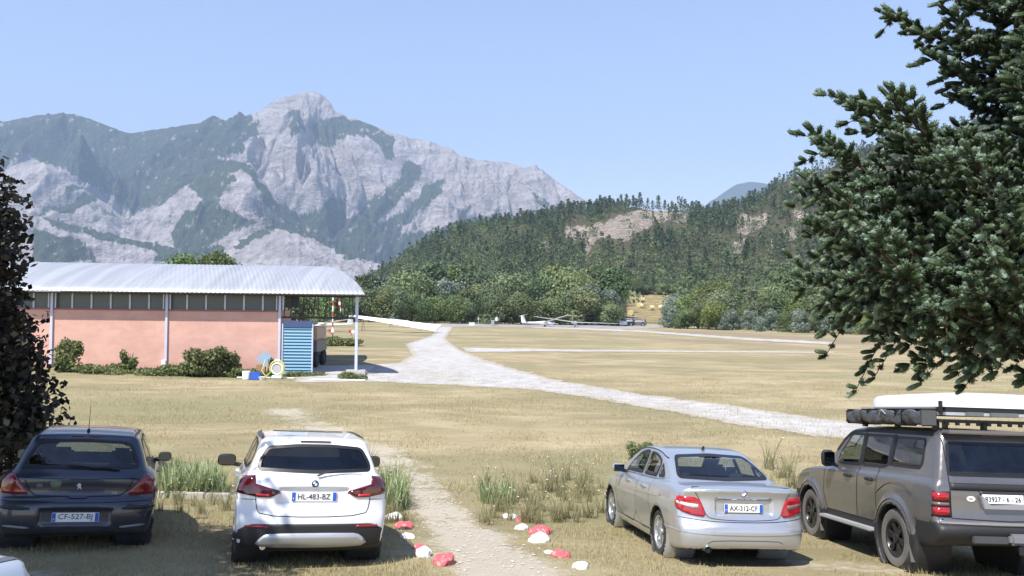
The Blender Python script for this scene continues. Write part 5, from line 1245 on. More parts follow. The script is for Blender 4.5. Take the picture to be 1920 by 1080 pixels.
# ---- bushes
def bush(name, px, py, w, h, mat, n, leaf, seed, lab, cat='bush', d=None):
    p = at(px, py, 43.75 - .004 * (528 - px)) if 680 < py < 704 and px < 528 else ground_at(px, py); root = empty(name, (p.x, p.y, gh1(p.x, p.y) - .02), label=lab, cat=cat); g = np.random.default_rng(seed)
    bl_ = [((g.random() - .5) * w * .7, (g.random() - .5) * w * .5, h * (.15 + .6 * g.random()), w * .2, w * .2, h * .26) for _ in range(9)] + [(0, 0, h * .3, w * .35, w * .3, h * .4)]
    P, N = blob_cloud(bl_, int(n * 1.5), seed, .3); P = P[P[:, 2] > 0]; V, F = leaf_quads(P, leaf * 1.35, None, 1.2, 1, seed); mesh_np('foliage', V, F, mat, root, tint=tint_of(P, seed, 2))
    m = MB()
    for k in range(7): a = 6.28 * k / 7; m.tube([(0, 0, 0), (math.cos(a) * w * .2, math.sin(a) * w * .15, h * .5), (math.cos(a) * w * .3, math.sin(a) * w * .2, h * .85)], [.03, .02, .008], 5)
    m.build('stems', M_BARK, root); return root
L_BUSH = leaf_mat('bush_leaves', (.10, .14, .05), (.25, .27, .11), .3); L_BUSHD = leaf_mat('dry_bush_leaves', (.10, .125, .05), (.24, .25, .11), .3)
bush('bush', 398, 699, 2.4, 1.55, L_BUSHD, 3200, .12, 61, 'rounded bush against the pink hangar wall'); bush('bush', 128, 691, 1.6, 1.75, L_BUSH, 1900, .12, 62, 'green bush at the left end of the pink wall')
bush('bush', 240, 693, .9, 1.2, L_BUSH, 900, .11, 63, 'slim leafy sapling in the middle of the pink wall'); bush('bush', 350, 700, 2.4, .8, L_BUSH, 2200, .11, 64, 'low green bush just left of the rounded one'); bush('bush', 632, 648, 4.6, .95, L_BUSH, 3000, .13, 65, 'low wide bush in the grass seen under the hangar porch')
bush('bush', 300, 697, 3.4, .5, L_BUSH, 1900, .1, 66, 'low weeds under the white pipe on the pink wall'); bush('bush', 190, 692, 3.2, .45, L_BUSH, 1700, .1, 67, 'low weeds between the left bush and the sapling'); bush('bush', 470, 700, 1.9, .5, L_BUSH, 1300, .09, 68, 'weeds behind the white bucket'); bush('bush', 508, 688, .5, 1.1, L_DARK, 500, .09, 69, 'narrow dark shrub beside the blue shutter')
bush('bush', 570, 705, 2.2, .32, L_BUSH, 1400, .08, 70, 'green weeds at the foot of the blue shutter'); bush('bush', 660, 712, 1.5, .42, L_BUSH, 1000, .08, 71, 'grass tuft around the foot of the porch post'); bush('bush', 15, 830, 1.6, 1.0, L_BUSHD, 3000, .06, 72, 'dark green undergrowth below the purple tree'); bush('bush', 435, 702, 1.6, .5, L_BUSH, 1100, .09, 73, 'green weeds right of the rounded bush')
bush('shrub', 1204, 868, .75, .55, L_YEL, 1500, .045, 74, 'yellow-green shrub behind the silver saloon', 'shrub')

# ---- tall weeds and irises as single plants
L_IRIS = leaf_mat('iris_leaves', (.19, .26, .10), (.42, .48, .26), .35, c2=(.45, .42, .28)); L_WEED = leaf_mat('dry_weed_leaves', (.16, .165, .075), (.37, .32, .18), .3, c2=(.05, .07, .03)); L_FLOW = simple('white_umbel', (.75, .74, .68), .8)
def blades(n, h, spread, wd, lean, seed, droop=.5, seg=3):
    g = np.random.default_rng(seed); b = np.stack([g.normal(size=n) * spread, g.normal(size=n) * spread, np.zeros(n)], -1); a = g.random(n) * 6.28
    hh = h * (.5 + .6 * g.random(n)); d = np.stack([np.cos(a), np.sin(a), np.zeros(n)], -1); s = np.stack([-np.sin(a + g.normal(size=n)), np.cos(a), np.zeros(n)], -1); L = lean * (.3 + g.random(n)); V = []; 
    for k in range(seg + 1):
        t = k / seg; c = b + d * (L * hh * t ** 1.8)[:, None]; c[:, 2] += hh * (t - droop * .5 * t ** 3 * (L > lean)); w = s * wd * (1 - t ** 1.5 * .92); V += [c - w, c + w]
    V = np.stack(V, 1); m = V.shape[1]; F = np.concatenate([np.stack([np.arange(n) * m + 2 * k, np.arange(n) * m + 2 * k + 1, np.arange(n) * m + 2 * k + 3, np.arange(n) * m + 2 * k + 2], -1) for k in range(seg)])
    ti = np.tile(g.random(n), seg); return V.reshape(-1, 3), F, ti
iris = []; weed = []
for s_ in (1, 2, 3):
    V, F, ti = blades(26, .55, .07, .014, .45, 80 + s_); iris.append(tag(mesh_np('iris_clump', V, F, L_IRIS, tint=ti), cat='plant'))
for s_ in (1, 2, 3):
    r0 = empty('wild_carrot'); V, F, ti = blades(34, .40, .06, .005, .6, 90 + s_); mesh_np('leaves', V, F, L_WEED, r0, tint=ti); m = MB(); g = np.random.default_rng(s_); fl = []
    for k in range(5):
        a = g.random() * 6.28; L = .35 + .35 * g.random(); e = (math.cos(a) * L * .35, math.sin(a) * L * .35, L); m.tube([(0, 0, 0), (e[0] * .5, e[1] * .5, L * .6), e], .003, 4); fl.append(e)
    m.build('stems', simple('dry_stem', (.22, .22, .10), .9), r0)
    for e in fl[:1]: MB().add(*(lambda v: (v, [tuple(range(len(v)))]))([(e[0] +   .018 * math.cos(q), e[1] + .018 * math.sin(q), e[2] + .004 * math.sin(3 * q)) for q in np.linspace(0, 6.28, 10)[:-1]])).build('flower', L_FLOW, r0)
    weed.append(r0)
def scatter_px(n, box, seed):
    g = np.random.default_rng(seed); return [(box[0] + (box[2] - box[0]) * g.random(), box[1] + (box[3] - box[1]) * g.random()) for _ in range(n)]
sp_i = []; sp_w = []
for n, box, seed, lab in ((34, (300, 905, 428, 932), 1, 'pale iris clump in the bed between the two left cars'), (22, (712, 915, 752, 965), 2, 'iris clump just right of the white car'), (7, (908, 935, 962, 955), 3, 'iris clump on the right edge of the sandy path')):
    for i, (a, b) in enumerate(scatter_px(n, box, seed)): p = ground_at(a, b); sp_i.append((p.x, p.y, .8 + .5 * rng.random(), lab, i % 3, p.z - .01))
for n, box, seed, lab in ((26, (705, 900, 762, 985), 4, 'dry flowering weed right of the white car'), (72, (905, 900, 1130, 985), 5, 'dry flowering weed in the verge left of the silver saloon'), (8, (1440, 880, 1500, 925), 6, 'dry weed between the saloon and the off-roader'), (12, (300, 930, 425, 965), 7, 'dry weed between the two left cars')):
    for i, (a, b) in enumerate(scatter_px(n, box, seed)): p = ground_at(a, b); sp_w.append((p.x, p.y, .6 + .5 * rng.random(), lab, i % 3, p.z - .01))
for a, b, s, lab in ((1040, 905, 1.3, 'tall flowering weed in the verge'), (1443, 880, 1.7, 'tallest weed, behind the boot of the silver saloon'), (1482, 915, 1.5, 'tall weed beside the front wheel of the off-roader'), (690, 870, 1.4, 'tall weed behind the right mirror of the white car')):
    p = ground_at(a, b); sp_w.append((p.x, p.y, s, lab, 1, p.z - .01))
set_spots(iris, sp_i, 'plant', 'iris clumps in the verge'); set_spots(weed, sp_w, 'plant', 'flowering weeds in the verge')

# ---- short dry grass on the near ground
def grass(n, y0, y1, h, wd, seed, name, lab, dens=None, seg=2):
    g = np.random.default_rng(seed); y = y0 + (y1 - y0) * g.random(n) ** 1.15; x = (g.random(n) * 2 - 1) * (.63 * y + .6)
    f = fbm(x * .8, y * .8, 3, 17) + .25 * fbm(x * 3.1, y * 3.1, 2, 18)
    dpath = np.full(n, 9.)
    for (xa, ya), (xb, yb) in zip(PATH, PATH[1:]):
        L = (xb - xa) ** 2 + (yb - ya) ** 2; t = np.clip(((x - xa) * (xb - xa) + (y - ya) * (yb - ya)) / L, 0, 1); dpath = np.minimum(dpath, np.hypot(x - xa - t * (xb - xa), y - ya - t * (yb - ya)))
    k = (f > .50 + .12 * (g.random(n) - .5)) & (dpath > .45 + .5 * g.random(n) * (y < 14)); 
    q = ground_at(1560, 1062); k &= np.hypot((x - q.x) / 2.4, (y - q.y) / .5) > .6 + .5 * g.random(n)
    x, y, f = x[k], y[k], f[k]; n = len(x)
    V, F, ti = blades(n, 1, 0, 1, .9, seed, seg=seg); m = 2 * (seg + 1); hh = np.repeat(h * (.5 + .9 * g.random(n)) * (.6 + 1.1 * np.clip(f - .5, 0, .5) * 2), m); V = V * hh[:, None]
    # blade width: rescale sideways offsets
    Vr = V.reshape(n, m, 3); c = (Vr[:, 0::2] + Vr[:, 1::2]) / 2; w = (Vr[:, 1::2] - Vr[:, 0::2]); w = w / (np.abs(w).sum(-1, keepdims=True).max(1, keepdims=True) + 1e-9) * wd
    Vr[:, 0::2] = c - w; Vr[:, 1::2] = c + w; V = Vr.reshape(-1, 3) + np.repeat(np.stack([x, y, gh(x, y)], -1), m, 0)
    o = mesh_np(name, V, F, L_DRY, tint=np.clip(ti * .7 + .3 * np.tile(fbm(x * .5, y * .5, 2, 3), seg), 0, 1)); tag(o, lab, kind='stuff')
L_DRY = leaf_mat('dry_grass_blades', (.26, .235, .10), (.55, .46, .26), .3, c2=(.20, .22, .085))
grass(150000, 8.2, 18, .060, .0035, 101, 'dry_grass', 'short dry grass around the parked cars'); grass(110000, 17, 48, .075, .009, 102, 'meadow_grass', 'straw-coloured meadow grass below the gravel road', seg=1)
# ================================================================== HANGAR
BETA = R(-3); HA = Vector((-12.15, 45.0, -.12)); he = Vector((math.cos(BETA), -math.sin(BETA), 0)); hn = Vector((math.sin(BETA), math.cos(BETA), 0))
HM = Matrix(((he.x, hn.x, 0, HA.x), (he.y, hn.y, 0, HA.y), (0, 0, 1, HA.z), (0, 0, 0, 1)))
hangar = empty('hangar', label='long pink hangar with pale curved corrugated roof and an open porch at its right end', cat='hangar'); hangar.matrix_world = HM
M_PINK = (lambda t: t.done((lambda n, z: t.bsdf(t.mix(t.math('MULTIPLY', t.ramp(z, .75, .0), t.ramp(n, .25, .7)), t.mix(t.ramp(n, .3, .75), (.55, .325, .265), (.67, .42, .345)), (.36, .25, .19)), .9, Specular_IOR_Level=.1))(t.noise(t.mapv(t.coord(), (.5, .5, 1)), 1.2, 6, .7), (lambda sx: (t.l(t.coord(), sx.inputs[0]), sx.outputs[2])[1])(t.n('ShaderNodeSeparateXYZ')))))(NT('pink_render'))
t = NT('zinc_roof'); n = t.noise(t.mapv(t.coord(), (1.8, .12, .12)), 1, 6, .7); n = t.ramp(n, .3, .7); sh = t.bsdf(t.mix(n, (.27, .28, .305), (.36, .372, .40)), .45, Metallic=.15, Specular_IOR_Level=.4); M_ZINC = t.done(sh)
M_LILAC = simple('blue_grey_steel', (.52, .55, .68), .5); M_DKG = simple('dark_steel', (.025, .025, .028), .6); M_BLSH = simple('blue_shutter', (.095, .25, .37), .5, var=.08); M_DBL = simple('dark_blue_box', (.05, .08, .19), .5); M_WHT = simple('white_paint', (.80, .80, .78), .5, var=.05)
M_PANE = simple('dark_hangar_glass', (.075, .10, .10), .35, spec=.5)
WL = -17.6; WT = 3.38
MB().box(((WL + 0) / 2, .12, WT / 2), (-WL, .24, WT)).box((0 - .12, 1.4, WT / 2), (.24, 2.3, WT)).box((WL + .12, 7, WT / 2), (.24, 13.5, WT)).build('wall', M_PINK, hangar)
MB().box((WL / 2, -.012, WT - .04), (-WL, .05, .08)).build('wall_cap', simple('red_brown_cap', (.30, .12, .10), .8), hangar)
k = 0; xs_m = [0 - .98 * i for i in range(18)]
for i, a in enumerate(xs_m[:-1]):
    w = MB().box((a - .49, .14, (WT + 4.22) / 2), (.98, .04, 4.22 - WT)).build('clerestory_window', M_PANE, hangar)
    MB().box((a - .98, .10, (WT + 4.22) / 2), (.085, .07, 4.22 - WT)).build('mullion', M_LILAC, w)
for a in (0 - .06, -5.9, -11.75, -17.4):
    MB().box((a, -.05, 2.1), (.12, .09, 4.2)).box((a - .17, -.03, 3.8), (.06, .06, .8)).box((a + .17, -.03, 3.8), (.06, .06, .8)).build('pilaster', M_LILAC, hangar)
# curved corrugated roof; its right end is cut back towards the ridge
def roof():
    V = []; F = []; nb, na = 22, 560
    for i in range(nb + 1):
        s = i / nb; b = -.72 + 15.8 * s; z = 4.30 + 1.74 * (math.sin(s * math.pi) ** .85); rt = 4.45 - 3.7 * min(1, 2 * s) ** 1.1; lf = -18.2
        for j in range(na + 1):
            a = lf + (rt - lf) * j / na; V.append((a, b, z + .011 * math.sin(a * 2 * math.pi / .235)))
    F = [(i * (na + 1) + j, i * (na + 1) + j + 1, (i + 1) * (na + 1) + j + 1, (i + 1) * (na + 1) + j) for i in range(nb) for j in range(na)]
    n = len(V); V += [(a, b, z - .05) for a, b, z in V]; F += [(d + n, c + n, b + n, a + n) for a, b, c, d in F]
    for j in range(na): F.append((j, j + n, j + 1 + n, j + 1))
    for i in range(nb): a = i * (na + 1) + na; b = a + na + 1; F.append((a, a + n, b + n, b)); a = i * (na + 1); b = a + na + 1; F.append((a, b, b + n, a + n))
    mesh_np('roof', V, F, M_ZINC, hangar, smooth=True)
roof()
MB().box((4.45 / 2 + WL / 2, -.45, 4.19), (4.3 - WL, .06, .06)).build('gutter', M_DKG, hangar)
pst = MB(); pst.box((3.95, .05, 2.12), (.14, .14, 4.24)); pst.build('porch_post', M_LILAC, hangar); MB().box((3.95, .05, .16), (1.0, .5, .26)).build('post_footing', simple('concrete', (.42, .40, .36), .9), hangar)
for b in (.06,):
    tr = MB(); tr.box((2.0, b, 3.03), (3.9, .10, .11)); tr.box((2.0, b, 4.16), (3.9, .10, .10))
    for i in range(13):
        a = .16 + .3 * i; tr.tube([(a, b, 3.05), (a + (.10 if i % 2 else -.06), b, 4.15)], .028, 5)
    tr.box((.55, b + .05, 3.85), (.75, .04, .6)); tr.build('truss', M_DKG, hangar)
# slab under the porch
MB().box((2.2, 2.6, .06), (4.4, 5.6, .1)).build('porch_floor', simple('concrete_slab', (.40, .39, .37), .9), hangar)
# blue roller shutter standing in the porch
sh_ = MB(); 
for i in range(15): sh_.add([(.17, -.02, .05 + .165 * i), (1.62, -.02, .05 + .165 * i), (1.62, -.07, .05 + .165 * i + .06), (.17, -.07, .05 + .165 * i + .06), (.17, -.02, .05 + .165 * (i + 1)), (1.62, -.02, .05 + .165 * (i + 1))], [(0, 1, 2, 3), (3, 2, 5, 4)])
so = sh_.build('roller_shutter', M_BLSH, hangar); MB().box((.9, .02, 2.68), (1.5, .22, .34)).build('shutter_box', M_DBL, so); MB().box((1.66, -.02, 1.35), (.07, .12, 2.7)).build('shutter_rail', M_LILAC, so); MB().box((.1, -.02, 1.35), (.06, .12, 2.7)).build('shutter_rail', M_LILAC, so)
MB().box((-5.98, -.10, .62), (.22, .16, .24)).build('wall_box', M_WHT, hangar, bevel=.01)
def hloc(a, b, z=0): return HM @ Vector((a, b, z + .12 - .08))
def gput(px, py): p = ground_at(px, py); return (p.x, p.y, gh1(p.x, p.y))

# ================================================================== SMALL THINGS BY THE WALL
p = gput(462, 712); MB().lathe([(.15, 0), (.19, .03), (.20, .40), (.19, .42)], n=20).build('bucket_', M_WHT, None, smooth=True)
o = bpy.context.scene.objects[-1] if False else [x for x in COL.objects if x.name == 'bucket_'][0]; o.name = 'bucket'; o.location = p; tag(o, 'white plastic bucket in front of the pink wall', 'bucket')
b = empty('crate', gput(480, 712), label='blue plastic crate right of the white bucket', cat='crate'); m = MB(); m.box((0, 0, .03), (.40, .32, .04))
for x, y, dx, dy in ((-.2, 0, .03, .32), (.2, 0, .03, .32), (0, -.16, .40, .03), (0, .16, .40, .03)): m.box((x, y, .19), (dx, dy, .34))
m.build('crate_body', simple('blue_plastic', (.03, .11, .50), .45), b); MB().box((0, -.165, .36), (.44, .03, .04)).build('rim', simple('blue_plastic', (0, 0, 0)), b)
wb = MB().lathe([(.10, 0), (.16, .16), (.165, .17), (.14, .165), (.09, .02)], n=18).build('basin', M_WHT, None, smooth=True); wb.location = gput(491, 713); tag(wb, 'small white basin next to the blue crate', 'basin')
s = empty('diamond_sign', gput(497, 706), label='pale blue diamond-shaped sign on a short post against the pink wall', cat='sign'); MB().box((0, 0, .55), (.05, .05, 1.1)).build('post', M_DKG, s)
MB().prism([(-.46, 0), (0, -.44), (.46, 0), (0, .44)], lambda u, v, t: (u, t, v + .92), -.06, -.04).build('sign_board', simple('pale_blue_enamel', (.33, .43, .55), .35, metal=.2), s)
MB().box((-.32, .05, .30), (.30, .05, .60)).build('board', simple('brown_board', (.32, .20, .10), .8), s)
h = empty('hose_reel', gput(520, 710), label='white hose reel with yellow hose beside the blue shutter', cat='hose reel')
MB().tube([(.27 * math.cos(a), -.08, .50 + .27 * math.sin(a)) for a in np.linspace(0, 6.283, 25)], .05, 8, cap=False).build('reel_rim', M_WHT, h, smooth=True)
MB().lathe([(.20, -.05), (.20, .05)], axis='y', c=(0, -.05, .5), n=20).build('hub', simple('grey_hub', (.45, .45, .42), .5), h)
MB().box((0, .06, .48), (.14, .08, .8)).box((0, 0, .87), (.24, .18, .2)).box((0, -.03, .09), (.5, .3, .14)).build('stand', M_WHT, h, bevel=.02)
m = MB(); 
for rr_, yy_ in ((.34, -.12), (.37, -.05)): m.tube([(rr_ * math.cos(a), yy_, .50 + rr_ * 1.15 * math.sin(a)) for a in np.linspace(-2.2, 3.6, 22)], .022, 6)
m.tube([(-.35, -.1, .3), (-.6, -.25, .03), (-1.0, -.3, .03), (-1.2, -.5, .03)], .02, 6); m.tube([(-.62, .05, .95), (-.75, -.1, .4), (-.5, -.2, .1)], .022, 6); m.build('yellow_hose', simple('yellow_hose', (.62, .60, .12), .5), h, smooth=True)
pp_ = MB().tube([(-1.6, 0, .04), (0, 0, .05), (1.2, .1, .03)], .035, 8).build('pipe', M_WHT, None, smooth=True); pp_.location = gput(505, 710); tag(pp_, 'white pipe lying on the grass in front of the hose reel', 'pipe')
pl2 = MB().box((0, 0, .05), (2.6, .12, .06)).build('plank', M_WHT, None, bevel=.01); pl2.location = gput(635, 714); tag(pl2, 'pale plank lying on the grass in front of the porch', 'plank')

# tractor-like machine half hidden behind the shutter
v = empty('utility_truck', HM @ Vector((.55, 5.0, .12)), (0, 0, R(90)), label='small truck with beige canopy and black wheels half hidden behind the blue shutter', cat='truck')
MB().box((0, 0, 1.95), (2.6, 1.5, .75)).build('canopy', simple('beige_canvas', (.55, .40, .27), .9), v, bevel=.08); MB().box((.1, 0, 1.2), (2.8, 1.5, .72)).build('body', simple('grey_body', (.20, .19, .18), .5, metal=.3), v, bevel=.06)
MB().box((0, 0, .75), (3.0, 1.2, .25)).build('chassis', M_PLAST, v)
for x in (-.95, .95):
    for y in (-.62, .62):
        w = MB().lathe([(.2, -.14), (.42, -.14), (.48, -.08), (.48, .08), (.42, .14), (.2, .14)], axis='y', n=24).build('wheel', M_TYRE, v, smooth=True); w.location = (x, y, .48); MB().lathe([(.0, -.06), (.22, -.06), (.22, .06), (0, .06)], axis='y', n=18).build('rim', M_DRIM, w)
# striped mast and windsock
def striped_pole(name, px, d, top, lab, r=.05):
    e = empty(name, (at(px, 600, d).x, d, gh1(at(px, 600, d).x, d)), label=lab, cat='windsock'); k = int(top / .5)
    for i in range(k): MB().tube([(0, 0, i * .5), (0, 0, i * .5 + .5)], r, 8).build('pole_band', simple('red_paint', (.42, .07, .05), .5) if i % 2 else M_WHT, e)
    return e
e = striped_pole('windsock_mast', 624, 80, 4.6, 'red and white striped mast with drooping windsock seen through the porch truss', .07)
for i in range(4): MB().lathe([(.18 - .02 * i, 0), (.16 - .02 * i, -.30)], c=(.6 + .06 * i, 0, 4.2 - .30 * i), n=12, cap=False).build('windsock_band', simple('red_paint', (0, 0, 0)) if i % 2 == 0 else M_WHT, e)
MB().tube([(0, 0, 4.22), (.6, 0, 4.25)], .025, 6).build('windsock_arm', M_DKG, e)
for px_, py_, lb in ((659, 629, 'right red and white marker board on the grass by the porch post'), (621, 627, 'left red and white marker board on the grass under the striped mast')):
    q = gput(px_, py_); mk = empty('marker_board', q, label=lb, cat='marker'); MB().box((-.18, 0, .45), (.34, .08, .36)).build('board_half', simple('red_paint', (0, 0, 0)), mk); MB().box((.17, 0, .45), (.34, .08, .36)).build('board_half', M_WHT, mk); MB().box((0, 0, .14), (.06, .06, .28)).build('stake', M_DKG, mk)

# ================================================================== GLIDERS
M_GEL = simple('white_glider_gelcoat', (.83, .83, .82), .3, coat=.5, var=.03)
def airfoil(c, t=.13, n=9):
    xs_ = [.5 - .5 * math.cos(math.pi * i / n) for i in range(n + 1)]; y = lambda x: 5 * t * (.2969 * x ** .5 - .126 * x - .3516 * x * x + .2843 * x ** 3 - .1036 * x ** 4)
    return [(x * c, y(x) * c) for x in xs_] + [(x * c, -y(x) * c) for x in xs_[-2:0:-1]]
def surf(m, root, tip, c0, c1, vertical=False, t=.13):
    A = airfoil(c0, t); B = airfoil(c1, t); root = Vector(root); tip = Vector(tip); f = lambda o, x, y: (o.x + (-x), o.y + (y if vertical else 0), o.z + (0 if vertical else y)); n = len(A)
    return m.add([f(root, x, y) for x, y in A] + [f(tip, x, y) for x, y in B], [(i, (i + 1) % n, n + (i + 1) % n, n + i) for i in range(n)] + [tuple(range(n))[::-1], tuple(range(n, 2 * n))])
def glider(name, loc, yaw, bank, lab, L=6.8, span=15, canopy=True):
    """nose along +x"""
    g = empty(name, loc, (0, 0, R(yaw)), label=lab, cat='glider'); g['group'] = 'gliders on the airfield'
    prof = [(0, 0, .62), (.12, .3, .62), (.26, .9, .62), (.34, 1.6, .64), (.35, 2.2, .66), (.25, 3.1, .70), (.15, 4.2, .74), (.11, 5.6, .78), (.09, L - .2, .80), (.02, L, .8)]
    v = []; n = 16
    for r, x, z in prof: v += [(-x + 2.2, r * .85 * math.cos(2 * math.pi * k / n), z + r * 1.12 * math.sin(2 * math.pi * k / n)) for k in range(n)]
    MB().add(v, [(i * n + k, i * n + (k + 1) % n, (i + 1) * n + (k + 1) % n, (i + 1) * n + k) for i in range(len(prof) - 1) for k in range(n)]).build('fuselage', M_GEL, g, smooth=True)
    for s in (-1, 1):
        m = MB(); dz = math.tan(R(3)) * span / 2; surf(m, (.45, s * .2, .85), (.30, s * span / 4, .85 + dz * .5), .92, .75); surf(m, (.30, s * span / 4, .85 + dz * .5), (.12, s * span / 2, .85 + dz), .75, .38); m.build('wing', M_GEL, g, smooth=True)
    surf(MB(), (-L + 3.15, 0, .75), (-L + 2.75, 0, 2.0), .95, .62, True, .10).build('fin', M_GEL, g, smooth=True); m = MB(); surf(m, (-L + 2.7, -1.25, 2.02), (-L + 2.75, 0, 2.02), .3, .5, t=.1); surf(m, (-L + 2.75, 0, 2.02), (-L + 2.7, 1.25, 2.02), .5, .3, t=.1); m.build('tailplane', M_GEL, g, smooth=True)
    if canopy: MB().sphere((1.15, 0, .88), .42, 16, 8, (1.9, .62, .62)).build('canopy', simple('smoky_canopy', (.05, .07, .09), .05, coat=1), g, smooth=True)
    w = MB().lathe([(0, -.06), (.16, -.06), (.19, -.03), (.19, .03), (.16, .06), (0, .06)], axis='y', n=18).build('wheel', M_TYRE, g); w.location = (0, 0, .19)
    if bank: g.rotation_euler = Euler((R(bank), 0, R(yaw)))
    return g
P = at(604, 600, 115); glider('glider', (P.x, P.y, -.02), 217, 3, 'white glider seen under the porch roof, tail towards the post')
P = at(1022, 600, 148); glider('glider', (P.x, P.y, -.02), 28, -7, 'white glider far off with one wing raised, left of the pair beyond the track')
P = at(1078, 600, 150); glider('glider', (P.x, P.y, -.02), 78, 4, 'white glider far off with its long right wing low, right of the pair')
def wing_thing(p0, p1, d0, d1, c0, c1, lab, th=.15):
    a = at(*p0, d0); b = at(*p1, d1); e = empty('glider_wing', a, label=lab, cat='glider wing'); m = MB(); L = b - a; A = airfoil(c0, th); B = airfoil(c1, th); n = len(A)
    per = Vector((-L.y, L.x, 0)).normalized(); V = [per * (x - c0 / 2) + Vector((0, 0, y)) - per * 0 + Vector((0, 0, (x - c0 / 2) * .5)) for x, y in A] + [L + per * (x - c1 / 2) + Vector((0, 0, y + (x - c1 / 2) * .5)) for x, y in B]
    m.add(V, [(i, (i + 1) % n, n + (i + 1) % n, n + i) for i in range(n)] + [tuple(range(n))[::-1], tuple(range(n, 2 * n))]).build('wing_panel', M_GEL, e, smooth=True)
    for f in (.12,):
        q = L * f; zz = (a + q).z - gh1((a + q).x, (a + q).y); m = MB(); m.tube([(q.x - .25, q.y, q.z - zz), (q.x, q.y, q.z - .08), (q.x + .25, q.y, q.z - zz)], .025, 6); m.tube([(q.x, q.y - .3, q.z - zz), (q.x, q.y, q.z - .08)], .025, 6); m.build('trestle', M_DKG, e)
    return e
wing_thing((663, 593), (822, 615), 116, 110, .6, 1.5, 'long white glider wing sloping down to the right of the porch post')
wing_thing((729, 599), (764, 604), 135, 132, .5, .8, 'short white wing panel lying behind the long wing')

# ================================================================== PEOPLE AND SMALL FAR THINGS
def person(px, d, lab, yaw=0):
    P = at(px, 600, d); e = empty('person', (P.x, P.y, gh1(P.x, P.y)), (0, 0, yaw), label=lab, cat='person')
    J = {'pelvis': (0, 0, .95), 'chest': (0, 0, 1.28), 'neck': (0, 0, 1.48), 'head': (0, 0, 1.62), 'top': (0, 0, 1.74)}
    vs_ = [(0, 0, .95), (0, 0, 1.15), (0, 0, 1.35), (0, 0, 1.50), (0, -.01, 1.62), (0, 0, 1.73)]; ed = [(0, 1), (1, 2), (2, 3), (3, 4), (4, 5)]; rad = [(.15, .11), (.14, .10), (.17, .11), (.055, .055), (.09, .10), (.07, .08)]
    for s in (-1, 1):
        b = len(vs_); vs_ += [(s * .10, 0, .88), (s * .11, -.01, .50), (s * .12, .01, .09), (s * .13, -.12, .04)]; rad += [(.09, .09), (.06, .06), (.04, .045), (.04, .03)]; ed += [(0, b), (b, b + 1), (b + 1, b + 2), (b + 2, b + 3)]
        b = len(vs_); vs_ += [(s * .20, 0, 1.42), (s * .27, -.02, 1.14), (s * .26, -.14, .92), (s * .25, -.18, .83)]; rad += [(.06, .06), (.045, .045), (.033, .033), (.03, .02)]; ed += [(2, b), (b, b + 1), (b + 1, b + 2), (b + 2, b + 3)]
    me = bpy.data.meshes.new('body'); me.from_pydata(vs_, ed, []); o = bpy.data.objects.new('body', me); COL.objects.link(o)
    md = o.modifiers.new('s', 'SKIN'); 
    for i, r in enumerate(rad): me.skin_vertices[0].data[i].radius = r
    me.skin_vertices[0].data[0].use_root = True; o.modifiers.new('u', 'SUBSURF').levels = 1
    dg = bpy.context.evaluated_depsgraph_get(); m2 = bpy.data.meshes.new_from_object(o.evaluated_get(dg)); bpy.data.objects.remove(o)
    t = NT('skin_and_clothes'); sx = t.n('ShaderNodeSeparateXYZ'); t.l(t.coord(), sx.inputs[0]); z = sx.outputs[2]
    c = t.mix(t.math('GREATER_THAN', z, .90), (.06, .07, .10), (.75, .75, .73)); c = t.mix(t.math('GREATER_THAN', z, 1.49), c, (.42, .27, .20)); c = t.mix(t.math('LESS_THAN', z, .08), c, (.03, .03, .03))
    m2.materials.clear(); m2.materials.append(t.done(t.bsdf(c, .8))); o = bpy.data.objects.new('body', m2); COL.objects.link(o); o.parent = e; m2.polygons.foreach_set('use_smooth', [True] * len(m2.polygons))
    MB().sphere((0, .015, 1.69), .10, 10, 6, (1, 1.05, .8)).build('hair', simple('brown_hair', (.05, .035, .025), .8), e, smooth=True)
person(931, 150, 'person in a white shirt standing beyond the gravel, left of the gliders')
P = at(897, 600, 152); e = empty('utility_post', (P.x, P.y, 0), label='short pale green post with box beside the dark trees', cat='post'); MB().tube([(0, 0, 0), (0, 0, 1.5)], .07, 8).build('post', simple('pale_green_paint', (.35, .42, .33), .6), e); MB().box((0, -.09, 1.2), (.3, .14, .4)).build('meter_box', simple('pale_green_paint', (0, 0, 0)), e)
for px_, lb, m_, sz in ((885, 'white block on the grass left of the green post', M_WHT, (1.0, .6, .5)), (924, 'small grey cart beside the person in white', simple('grey_cart', (.3, .3, .3), .6), (.6, .6, .9))):
    P = at(px_, 600, 150); e = empty('equipment_box', (P.x, P.y, 0), label=lb, cat='box'); MB().box((0, 0, sz[2] / 2), sz).build('box_body', m_, e, bevel=.05); MB().box((0, 0, sz[2] + .03), (sz[0] * .9, sz[1] * .9, .06)).build('lid', M_LILAC, e)
